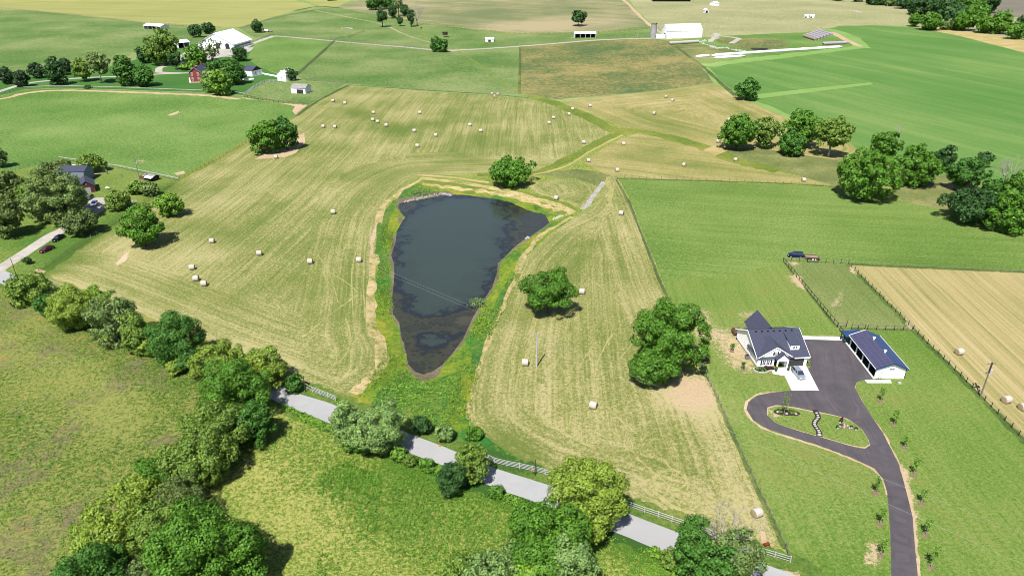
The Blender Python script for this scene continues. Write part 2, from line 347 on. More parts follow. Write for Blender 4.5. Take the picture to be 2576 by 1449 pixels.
def strip(mat, px, width, jit=.35, obj='ground', curve=True, name='strip', w2=None, flow=True, rough=True):
    """ribbon of a given width in metres along a surveyed line"""
    c = pathpts(px, False, 12.0, 0.0, 0, curve); rnd = random.Random(len(REG) * 7 + 1); a = []; b = []; n = len(c)
    for i, p in enumerate(c):
        d = Vector(c[min(i+1, n-1)]) - Vector(c[max(i-1, 0)]); d.normalize(); nn = Vector((-d.y, d.x))
        w = (width + ((w2 or width) - width) * i / max(1, n-1)) / 2
        j = jit * w if rough else 0
        a.append(tuple(Vector(p) + nn * (w + rnd.uniform(-j, j)))); b.append(tuple(Vector(p) - nn * (w + rnd.uniform(-j, j))))
    REG.append([name, obj, mat, a + b[::-1], ('line', c)])
def D_(a, b): return ('dir', P(*a), P(*b))
# far fields
area('meadow_w', 'meadow', [(-700,520),(-380,580),(0,705),(400,870),(640,1000),(570,1150),(500,1290),(440,1450),(400,1700),(-900,1700)])
area('pasture_ne', 'pale', [(1555,-40),(1600,25),(1642,62),(1700,100),(1800,92),(2035,82),(2080,74),(2112,66),(2200,64),(2300,68),(2420,90),(2600,140),(2900,250),(2900,-40)])
area('dark_far', 'dark', [(2440,-20),(2640,-20),(2700,60),(2576,46),(2500,42),(2450,14)], D_((2440,0),(2576,20)))
area('tan_ne', 'straw', [(2288,70),(2350,74),(2420,80),(2576,100),(2800,150),(2800,230),(2576,132),(2400,88)])
area('tan_n', 'tan', [(845,18),(900,2),(960,-40),(1560,-40),(1572,-5),(1604,34),(1640,66),(1620,74),(1500,82),(1400,85),(1300,84),(1180,74),(1060,58),(960,42),(900,30)], D_((1000,30),(1500,60)))
area('yellow_nw', 'yellow', [(-500,-40),(700,-40),(745,2),(800,18),(740,28),(690,44),(600,69),(540,70),(480,66),(360,58),(180,38),(60,26),(-500,18)], D_((0,10),(700,30)))
area('yellow_n', 'yellow', [(752,-40),(920,-40),(885,0),(848,18),(806,16),(770,4)], D_((752,0),(860,10)))
area('pasture_nw', 'green2', [(-500,18),(60,26),(180,38),(360,58),(480,66),(540,72),(560,110),(480,150),(300,165),(150,178),(0,196),(-500,240)])
area('pasture_n', 'green2', [(600,70),(690,45),(790,25),(850,20),(900,30),(1060,58),(1180,74),(1300,84),(1500,82),(1642,64),(1646,97),(1500,100),(1310,117),(1130,127),(1000,117),(850,104),(690,92),(640,96)])
area('paddock_nw', 'green', [(640,112),(690,94),(842,103),(800,140),(745,192),(700,186),(650,168),(622,150)])
area('farmstead_ground', 'lawn_d', [(-500,260),(0,196),(150,178),(300,166),(420,120),(600,100),(640,112),(622,150),(650,168),(700,188),(745,192),(712,206),(664,208),(610,240),(510,233),(300,226),(150,222),(60,226),(0,242),(-500,330)])
area('pasture_w', 'green', [(-500,330),(0,243),(60,227),(150,223),(510,234),(615,243),(775,265),(745,290),(640,344),(445,452),(300,425),(150,402),(60,425),(-500,520)])
area('lot_mid', 'green2', [(615,242),(666,208),(712,206),(770,206),(872,210),(776,264)])
area('pasture_mid', 'green2', [(846,106),(1000,119),(1130,129),(1310,119),(1308,238),(1200,236),(1000,222),(878,211),(770,204),(746,192),(800,142)])
area('brown_mid', 'brown', [(1311,118),(1500,102),(1646,98),(1690,104),(1740,118),(1752,150),(1768,165),(1800,208),(1760,214),(1660,228),(1500,243),(1400,250),(1340,246),(1309,238)])
area('farm_green_e', 'green', [(1690,104),(1795,92),(2030,82),(2082,72),(2130,98),(2168,117),(2130,123),(1900,148),(1768,166),(1745,140)])
area('scrub_silo', 'scrub', [(1682,107),(1760,112),(1850,128),(1880,135),(1790,148),(1748,150),(1700,130)])
area('scrub_pool', 'brown', [(1795,96),(1950,98),(1990,108),(1960,124),(1880,126),(1810,108)])
area('crop_e', 'crop', [(1770,166),(1900,150),(2130,123),(2170,118),(2140,95),(2085,74),(2112,66),(2200,65),(2300,70),(2400,88),(2576,134),(2900,245),(3100,640),(2760,560),(2576,500),(2400,470),(2250,420),(2130,372),(1980,292),(1900,258),(1850,238),(1805,206)], D_((2000,250),(2500,380)))
strip('cropedge', [(1770,166),(1900,150),(2130,123),(2170,118),(2140,95),(2085,74)], 14, name='crop_headland')
strip('cropedge', [(1772,170),(1810,210),(1860,243),(1920,266),(1990,298),(2060,338)], 6, name='crop_headland')
area('crop_strip', 'cropedge', [(1902,238),(2050,222),(2190,208),(2196,213),(2060,230),(1905,249)], jit=.5)
strip('dirt', [(2092,82),(2130,102),(2166,118)], 6, name='crop_track')
# hay fields
area('hay_w', 'hay', [(104,690),(180,636),(300,556),(440,462),(560,396),(640,352),(745,296),(800,258),(877,217),(1000,226),(1100,232),(1250,242),(1330,250),(1400,266),(1480,298),(1552,326),(1520,350),(1470,382),(1400,412),(1340,436),(1200,438),(1060,444),(1030,458),(990,490),(950,556),(940,650),(940,740),(938,830),(962,880),(955,930),(900,972),(880,1000),(846,1002),(790,976),(700,936),(560,880),(400,812),(250,748),(130,706)],
     ('mix', D_((110,680),(640,344)), 26.0, [P(*q) for q in [(1340,436),(1060,444),(1030,458),(990,490),(950,556),(940,650),(940,740),(938,830),(962,880),(955,930),(900,972),(846,1002),(790,976),(700,936),(560,880),(400,812),(250,748),(130,706)]]))
area('hay_n', 'hay_far', [(1410,258),(1500,246),(1650,231),(1760,216),(1802,211),(1850,240),(1900,262),(1980,296),(2000,340),(2140,360),(2160,384),(2100,404),(1990,388),(1900,372),(1812,380),(1720,360),(1640,336),(1560,318),(1480,284)], ('edge',))
area('hay_tri', 'hay_far', [(1480,398),(1520,372),(1570,345),(1610,334),(1700,350),(1850,404),(1990,440),(2104,467),(1990,460),(1700,452),(1552,446),(1520,436),(1470,412)], D_((1560,400),(2050,450)))
area('hay_e', 'hay_r', [(1534,440),(1556,450),(1578,500),(1604,570),(1660,715),(1740,878),(1800,1000),(1880,1176),(1962,1366),(1950,1390),(1780,1336),(1560,1260),(1400,1200),(1310,1155),(1235,1110),(1185,1060),(1182,1000),(1200,900),(1240,790),(1270,720),(1305,650),(1370,590),(1450,545),(1490,520),(1520,470)], ('mixp', D_((1535,470),(1590,1150)), 17.0))
area('hay_small', 'hay', [(1344,458),(1400,448),(1450,452),(1500,470),(1496,492),(1466,527),(1400,502),(1344,484),(1330,470)], ('edge',))
area('scrub_e', 'scrub', [(1800,374),(1900,372),(1990,386),(2100,402),(2160,390),(2240,420),(2240,470),(2110,470),(2000,440),(1850,402)])
area('scrub_e2', 'scrub', [(2240,470),(2300,464),(2390,436),(2500,470),(2640,520),(2640,600),(2560,575),(2480,545),(2390,532),(2270,506)])
# the east property
area('paddock_e', 'pad', [(1560,452),(1700,456),(1990,466),(2112,474),(2260,504),(2400,534),(2576,592),(2900,700),(2900,700),(2576,684),(2300,672),(2130,664),(1972,656),(1960,660),(1900,740),(1700,760),(1672,720),(1610,565),(1584,500)], D_((1600,520),(2400,560)))
area('yard_e', 'pad2', [(1672,720),(1720,700),(1860,690),(1972,656),(2110,824),(2298,832),(2576,1114),(2900,1440),(2900,1700),(1900,1700),(1960,1500),(1985,1415),(1975,1378),(1880,1176),(1800,1000),(1740,878)], D_((1740,880),(1985,1400)))
area('paddock_small', 'pad3', [(1972,656),(2132,664),(2200,732),(2296,830),(2200,828),(2108,824),(2050,752)], D_((2000,670),(2150,820)))
area('stubble_e', 'stubble', [(2140,668),(2300,676),(2576,686),(3000,700),(3100,1640),(2720,1250),(2576,1106),(2440,972),(2300,830),(2210,736)], D_((2150,676),(2576,1108)))
# pond surrounds
area('pond_bank', 'marsh', [(1052,462),(1100,466),(1200,480),(1290,498),(1360,520),(1420,538),(1448,545),(1380,592),(1318,650),(1290,700),(1262,770),(1230,830),(1205,900),(1190,980),(1180,1070),(1240,1112),(1310,1158),(1200,1150),(1050,1085),(960,1050),(850,1015),(888,990),(940,950),(964,900),(962,850),(942,800),(944,720),(946,640),(950,580),(968,540),(1000,505),(1030,475)], jit=2)
area('wet_meadow', 'marsh_g', [(1000,930),(1040,948),(1080,965),(1120,945),(1160,930),(1160,1000),(1150,1040),(1090,1075),(990,1055),(930,1020),(950,985)], jit=2)
strip('marsh_g', [(1040,462),(1000,500),(965,560),(958,620),(965,700)], 3.2, name='bank_grass')
strip('marsh_g', [(1290,700),(1250,780),(1215,860),(1180,940)], 2.4, name='bank_grass')
strip('drybank', [(1060,452),(1024,470),(990,498),(960,528),(948,560)], 2.2, jit=.7, name='bare_bank')
strip('dirt', [(948,560),(938,600),(934,650),(938,700)], 1.2, jit=.6, name='bare_bank')
strip('drybank', [(946,640),(934,700),(934,780),(936,830),(956,860),(960,895),(950,930),(915,965),(888,990)], 2.6, jit=.5, name='dry_straw_edge')
strip('drybank', [(1440,545),(1400,568),(1365,590),(1338,618),(1312,650),(1302,680)], 2.0, jit=.6, name='bare_bank')
strip('drybank', [(1302,690),(1268,765),(1240,830),(1210,905),(1190,985),(1178,1055)], 1.1, jit=.8, name='dry_straw_edge')
strip('ditch', [(1076,452),(1150,470),(1230,478),(1300,490),(1380,512),(1430,535)], 9, jit=.3, name='dam_slope')
strip('drybank', [(1062,460),(1110,470),(1180,478),(1240,486),(1330,506),(1410,530)], 2.6, jit=.8, name='washed_bank')
strip('drybank', [(1058,448),(1120,455),(1200,466),(1260,478),(1330,496),(1400,515),(1440,536)], 3.0, jit=.25, name='dam_track')
strip('straw', [(1050,440),(1140,447),(1230,460)], 2.0, jit=.3, name='dam_track')
area('mud_shore', 'mud', [(1000,500),(1040,494),(1080,482),(1130,482),(1150,492),(1120,500),(1060,508),(1010,524),(1000,560),(1020,560),(996,520)], jit=1)
area('mud_south', 'mud', [(1024,880),(1034,905),(1060,925),(1100,915),(1126,890),(1110,930),(1100,948),(1060,962),(1036,940),(1022,915)], jit=1.5)
strip('mud', [(992,590),(984,645),(990,690),(986,740),(986,790),(1004,812),(1010,850),(1022,890)], 1.1, jit=.6, name='shore_mud')
strip('mud', [(1385,560),(1330,600),(1286,632),(1254,668),(1250,700),(1220,755),(1192,800),(1165,855),(1120,908)], .9, jit=.6, name='shore_mud')
# ditches and creeks between the fields
strip('ditch', [(1330,240),(1400,262),(1470,290),(1540,326),(1600,330),(1700,350),(1800,382),(1850,404),(1960,430)], 9, w2=8, jit=.25, name='grass_ditch')
strip('ditch', [(1590,326),(1520,352),(1460,386),(1400,415),(1340,438),(1200,440)], 7, w2=4, jit=.3, name='grass_ditch')
strip('straw', [(1340,440),(1420,420),(1490,378),(1565,340)], 1.4, jit=.4, name='track')
area('creek_scrub', 'scrub', [(1350,440),(1450,425),(1500,432),(1535,440),(1525,462),(1505,470),(1450,450),(1400,446)])
strip('stone', [(1521,458),(1508,472),(1496,486),(1486,500),(1478,518),(1464,527)], 2.2, w2=1.4, jit=.4, name='creek_bed')
strip('track', [(1530,445),(1536,480),(1534,520)], 3, jit=.8, name='bare_path')
strip('lawn', [(1045,70),(1085,96),(1130,118),(1200,160),(1250,200),(1330,242)], 2.5, jit=.3, name='grass_ditch')
strip('pale', [(790,26),(880,45),(960,62),(1030,92),(1100,112)], 3, jit=.4, name='dry_path')
strip('weedrow', [(745,28),(800,17),(860,22)], 8, jit=.3, name='weeds')
# verges and rows of weeds under fences
strip('verge', [(40,700),(140,738),(400,850),(700,978),(850,1040),(1010,1100),(1210,1180),(1390,1238),(1600,1316),(1750,1370),(1990,1460),(2050,1485)], 11.5, jit=.12, name='road_verge')
for q, w in (([(104,686),(180,630),(300,552),(440,456),(560,392),(640,346)], 4.0), ([(745,292),(800,254),(877,214)], 2.5), ([(877,214),(1000,223),(1250,239),(1330,247)], 2.0),
             ([(1550,452),(1584,510),(1606,570),(1664,718),(1742,880),(1802,1002),(1882,1180),(1975,1380)], .9), ([(1552,450),(1800,456),(1990,463),(2110,471)], 1.4),
             ([(1971,658),(2050,755),(2106,824)], .8), ([(2132,665),(2200,732),(2296,829),(2440,972),(2576,1110),(2800,1340)], 1.6), ([(2134,664),(2300,672),(2576,684),(2900,697)], 1.8), ([(2110,826),(2296,831)], .6),
             ([(1700,118),(1768,168),(1850,242)], 3.0), ([(1308,120),(1307,238)], 2.0), ([(745,190),(842,104)], 3.0), ([(960,42),(1300,86),(1500,84),(1640,72)], 4.0)):
    strip('weedrow' if w < 4 else 'ditch', q, w, jit=.35, name='fence_weeds', curve=False)
strip('dirt', [(-200,270),(0,250),(60,236),(150,228),(300,232),(510,240),(600,250)], 4.5, jit=.4, name='worn_path')
area('worn_corner', 'dirt', [(600,244),(690,258),(775,264),(744,290),(735,280),(742,268),(680,254),(620,250)])
area('dam_tree_ground', 'dirt', [(735,345),(765,335),(768,360),(745,385),(715,396),(640,402),(660,390),(720,370)], jit=2)
area('gate_dirt', 'dirt', [(78,684),(96,676),(116,682),(104,692),(90,694)], jit=.5)
area('bare_corner', 'dirt', [(1912,1330),(1926,1340),(1932,1375),(1916,1365)], jit=1)
area('dirt_a', 'dirt', [(326,630),(318,655),(296,668),(290,664),(312,640)], jit=.8)
area('dirt_b', 'dirt', [(420,290),(448,280),(454,284),(430,292)], jit=.3)
area('dirt_c', 'dirt', [(226,438),(245,434),(248,438),(230,442)], jit=.3)
area('dirt_d', 'dirt', [(438,496 - 60),(462,430),(466,437),(445,441)], jit=.3)
area('tan_ne2', 'straw', [(1768,378),(1800,366),(1830,380),(1800,392)], jit=1)
ci = [(1686 + 42*math.cos(t), 1206 + 26*math.sin(t)) for t in [6.2832*k/24 for k in range(25)]]
strip('track', ci, .40, jit=.5, name='wheel_mark'); strip('track', [(a+2, b+1.5) for a, b in [(1686+(p-1686)*.93, 1206+(q-1206)*.93) for p, q in ci]], .3, jit=.5, name='wheel_mark')
for q, w_ in (([(1690,1180),(1692,1192),(1682,1208),(1666,1219),(1650,1222)], .3), ([(1706,1192),(1704,1210),(1688,1224),(1668,1232)], .3), ([(1672,1160),(1686,1175),(1712,1192),(1734,1216),(1728,1232)], .35), ([(1700,1248),(1740,1262),(1790,1262),(1830,1250),(1856,1225)], .6), ([(1640,1230),(1690,1272),(1760,1290),(1830,1280),(1870,1255)], .7), ([(1600,1150),(1700,1230),(1760,1240)], .4),
    ([(785,838),(820,846),(842,870),(848,890),(840,915),(820,935)], .6), ([(870,800),(880,840),(876,880),(850,915)], .5), ([(760,870),(810,905),(850,910)], .5), ([(884,880),(880,930),(860,950)], .8), ([(800,640),(830,690),(850,760)], .4), ([(820,680),(870,710),(900,735)], .4), ([(900,740),(860,770),(820,800),(760,850)], .5), ([(830,640),(815,690),(835,720)], .35), ([(890,570),(905,600),(890,650),(885,720),(890,800)], .5), ([(920,590),(915,700),(918,800)], .5),
    ([(1480,700),(1560,760),(1600,840),(1560,900)], .4), ([(1390,900),(1420,940),(1440,1010),(1430,1080)], .5), ([(1360,860),(1330,880),(1300,960),(1290,1060)], .4), ([(1500,860),(1470,900),(1455,960),(1500,1040),(1560,1100)], .5), ([(1540,840),(1500,920),(1510,1000),(1600,1090)], .5), ([(1340,1040),(1420,1090),(1500,1130)], .6)):
    strip('track', q, w_ * .8, jit=.75, name='wheel_mark')
for q in ([(340,405 - 75),(352,352),(380,390),(420,420)], [(300,300),(306,340),(350,400)], [(470,262),(440,300),(450,340)], [(480,268),(460,290),(462,330)]): strip('green2', q, .6, jit=.7, name='wheel_mark')
for q in ([(2108,460),(2118,448),(2150,425)], [(2114,462),(2126,448),(2158,426)], [(1905,10),(1925,40),(1935,56)], [(1958,40),(1966,56)], [(1990,30),(1984,56)]): strip('pale', q, 1.4, jit=.6, name='wheel_mark')
strip('dirt', [(1560,-6),(1578,8),(1604,36),(1640,68),(1664,84)], 5, jit=.4, name='worn_track')
# roads, lanes, drives
area('road', 'road', [(-400,560),(0,676),(60,702),(120,727),(400,843),(744,988),(819,1010),(1010,1083),(1119,1124),(1244,1177),(1388,1222),(1588,1294),(1688,1332),(1900,1413),(1932,1421),(2007,1449),(2160,1504),(2300,1560),(2300,1640),(2160,1578),(1900,1482),(1688,1397),(1588,1354),(1388,1276),(1288,1242),(1244,1226),(1119,1172),(1010,1132),(819,1060),(744,1030),(400,882),(120,762),(37,728),(0,712),(-400,590)], jit=.25, obj='road')
REG[-1][4] = ('line', [P(*q) for q in [(-400,575),(0,694),(120,744),(744,1008),(1119,1148),(1588,1324),(2100,1505)]])
strip('gravel', [(-30,700),(0,676),(40,650),(90,618),(130,592),(170,572),(200,545),(228,518)], 4.4, jit=.05, obj='driveway', name='homestead_drive', rough=True)
area('home_yard', 'gravel', [(214,512),(236,498),(262,497),(278,514),(262,528),(232,548),(210,552)], jit=.6, obj='driveway')
strip('gravel', [(690,91),(740,95),(850,105),(1000,118),(1130,127),(1310,117),(1500,102),(1640,97),(1690,98)], 5.0, jit=.1, obj='farm_lane', name='lane')
strip('gravel', [(610,124),(640,108),(690,91)], 5.5, jit=.1, obj='farm_lane', name='lane')
strip('gravel', [(-100,260),(0,230),(60,212),(120,204),(220,196),(330,192),(400,187),(480,184)], 4.0, jit=.1, obj='farm_lane', name='lane')
strip('gravel', [(455,185),(400,182),(400,172),(440,160),(500,140),(590,142),(612,124)], 5.0, jit=.15, obj='farm_lane', name='lane')
area('farm_yard', 'gravel', [(440,150),(480,120),(600,126),(640,118),(630,130),(560,144),(470,162),(430,164)], jit=1, obj='farm_lane')
strip('conc', [(652,184),(700,193)], 3.5, jit=0, obj='path', name='walk', curve=False)
strip('gravel', [(1786,106),(1800,92),(1860,98),(1840,110)], 5, jit=.2, obj='farm_lane', name='lane')
# new asphalt drive
edge_px = [(2020,852),(2060,855),(2125,856),(2196,953),(2156,960),(2150,975),(2172,1014),(2195,1050),(2221,1088),(2237,1120),(2260,1165),(2280,1235),(2296,1300),(2302,1380),(2310,1460),(2318,1560),(2246,1560),(2242,1449),(2240,1350),(2236,1290),(2232,1240),(2222,1205),(2200,1178),(2140,1150),(2060,1120),(1990,1098),(1930,1078),(1895,1056),(1878,1030),(1882,1012),(1905,995),(1940,987),(1992,982),(2040,920)]
hole_px = [(1931,1026),(1952,1020),(1990,1024),(2043,1034),(2100,1045),(2140,1058),(2170,1082),(2184,1105),(2188,1118),(2176,1126),(2140,1120),(2070,1100),(1990,1077),(1950,1062),(1930,1044)]
strip('dirt', [(2000,985),(1945,986),(1905,993),(1880,1010),(1876,1030),(1893,1058),(1930,1081),(1990,1101),(2060,1123),(2140,1153),(2198,1180),(2222,1208),(2232,1245)], .55, jit=.7, name='drive_edge')
strip('dirt', [(2152,960),(2149,978),(2172,1018),(2196,1054),(2226,1096),(2244,1130),(2264,1170),(2286,1245),(2300,1310),(2308,1400),(2318,1500)], .45, jit=.8, name='drive_edge')
area('drive', 'drive', edge_px, jit=.2, obj='asphalt_drive', curve=False)
REG[-1][4] = ('line', [P(*q) for q in [(2080,860),(2110,1000),(2200,1120),(2260,1240),(2275,1500)]])
area('island_edge', 'dirt', [(a + (a - 2060) * .006, b + (b - 1072) * .03) for a, b in hole_px], jit=.5, curve=True)
area('island', 'pad2', [(a - (a - 2060) * .008, b - (b - 1072) * .03) for a, b in hole_px], D_((1740,880),(1985,1400)), jit=.4, curve=True)
strip('mulchpath', [((2200+x/7.156)/1.1646, (1140+y/7.156)/1.1646) for x, y in [(1335,430),(1375,500),(1402,548),(1408,590),(1385,630),(1352,662),(1335,700),(1328,738),(1352,775),(1380,820),(1415,868),(1432,908),(1436,990)]], 1.15, jit=.05, name='stepping_path')
area('pad', 'conc', [(1965,925),(2020,918),(2028,920),(2060,982),(1992,982),(1974,945),(1945,940),(1938,926)], jit=0, obj='concrete_pad')
strip('conc', [(2016,849),(2126,852)], 1.6, jit=0, obj='concrete_walk', name='walk', curve=False)
area('slab', 'conc', [(2175,955),(2240,955),(2243,963),(2182,963)], jit=0, obj='concrete_slab')
area('firepit_slab', 'conc', [(1759,888),(1775,889),(1773,899),(1757,897)], jit=0, obj='fire_pit_slab')
area('home_pool', 'bed', [(1885,121),(1935,122),(1925,129),(1895,128)], jit=.5)
# ------------------------------------------------------------------ soft marks on the ground: dry (R), lush (G), bare (B)
MARK = []
def mark(ch, amt, rad, *px): MARK.append((ch, amt, rad, [P(*q) for q in px]))
mark(0, .5, 10, (60,860),(160,900),(260,960),(300,1060)); mark(0, .35, 14, (20,1300),(200,1330))
mark(1, .35, 9, (200,830),(360,900),(470,960)); mark(1, .25, 8, (960,1200),(1000,1240),(1020,1300))
mark(0, .2, 8, (640,1150),(700,1250),(860,1330)); mark(0, .2, 8, (1240,1290),(1400,1340)); mark(1, .4, 6, (1120,1260),(1200,1300),(1270,1310))
mark(1, .8, 4, (990,1140),(1060,1180),(1150,1230),(1300,1262),(1500,1330),(1650,1392))
mark(0, .5, 5, (120,700),(240,745),(400,812),(560,880),(700,930)); mark(2, .5, 1.2, (380,660),(460,668),(560,664)); mark(2, .35, 3, (620,405),(700,400),(760,352))
mark(1, .5, 7, (900,285),(1000,330),(1150,300)); mark(0, .35, 8, (300,620),(400,690),(520,640)); mark(1, .35, 6, (520,570),(600,590),(700,520)); mark(2, .35, 1.6, (470,592),(510,572),(550,565))
mark(2, .70, 4, (1740,785),(1760,815),(1775,830)); mark(2, .52, 7, (1790,835),(1840,860),(1855,890)); mark(2, .50, 5, (1840,900),(1870,925)); mark(2, .32, 9, (1700,770),(1830,800)); mark(2, .45, 4, (1880,790),(1905,800)); mark(2, .36, 3, (1900,930),(1960,965))
mark(2, .6, 1.4, (1976,662),(2000,662)); mark(2, .7, 1.0, (2000,690),(2030,750),(2035,752)); mark(2, .6, 1.2, (2140,670),(2150,690)); mark(2, .5, 1.2, (2080,745),(2100,775)); mark(2, .6, .9, (2085,665),(2120,672)); mark(2, .6, 1.0, (2282,812),(2294,828)); mark(2, .4, 1.5, (2120,715),(2110,780))
mark(2, .55, 1.6, (2165,968),(2200,974),(2240,980)); mark(2, .6, 1.1, (1896,945),(1940,950)); mark(2, .5, 1.4, (1940,1040),(1960,1054),(1985,1060)); mark(2, .7, 1.0, (1940,1030),(1948,1050))
mark(2, .6, .8, (2272,1160),(2284,1230),(2296,1300),(2300,1370)); mark(2, .5, 2.0, (2200,1370),(2190,1430)); mark(2, .45, 1.6, (2060,848),(2100,846)); mark(2, .6, 1.5, (1925,1440),(2000,1449))
mark(2, .66, 5.0, (1705,985),(1745,965),(1762,1000),(1730,1015)); mark(0, .6, 8, (1700,1010),(1760,1020)); mark(2,.3,3,(1780,1020),(1795,1040)); mark(0, .12, 12, (1700,980),(1800,1060),(1850,1200)); mark(0, .25, 7, (1640,1230),(1750,1260),(1850,1270)); mark(2, .35, 3, (1700,1200),(1780,1240)); mark(2, .5, 1.5, (1400,860),(1380,905)); mark(2,.4,2.5,(1350,800),(1420,780))
mark(1, .5, 5, (1320,1150),(1260,1120)); mark(1, .35, 6, (1480,600),(1440,660),(1400,700))
mark(0, .5, 40, (1500,60),(1300,75)); mark(1, .4, 50, (1150,30),(1400,20)); mark(2, .35, 14, (1640,110),(1700,96)); mark(2, .6, 8, (395,80),(400,82)); mark(2, .5, 8, (1440,96),(1510,98)); mark(2, .6, 7, (1110,130),(1140,128))
mark(2, .5, 5, (1600,92),(1650,100)); mark(2, .45, 7, (1780,95),(1830,84),(1900,78)); mark(0, .5, 16, (1790,148),(1760,160)); mark(0, .6, 10, (1320,200),(1500,175),(1700,150)); mark(0, .4, 12, (1330,230),(1450,240)); mark(1, .4, 12, (1450,130),(1560,120))
mark(1, .3, 12, (40,90),(150,80)); mark(0, .3, 10, (100,330),(300,300),(450,330)); mark(2, .55, 2.5, (345,405),(350,405)); mark(2, .6, 2, (510,434),(535,437)); mark(2, .5, 3, (340,240),(350,240)); mark(2, .55, 2, (225,298),(235,298)); mark(2, .5, 3, (300,320),(308,321))
mark(1, .5, 9, (60,600),(160,640)); mark(0, .4, 5, (330,500),(380,520)); mark(1, .5, 5, (120,690),(230,600),(330,530),(430,470))
mark(2, .45, 12, (2030,100),(2080,104)); mark(2, .5, 5, (1950,46),(2050,48)); mark(2, .4, 6, (2300,475),(2400,470)); mark(2, .45, 5, (2390,470),(2440,500))
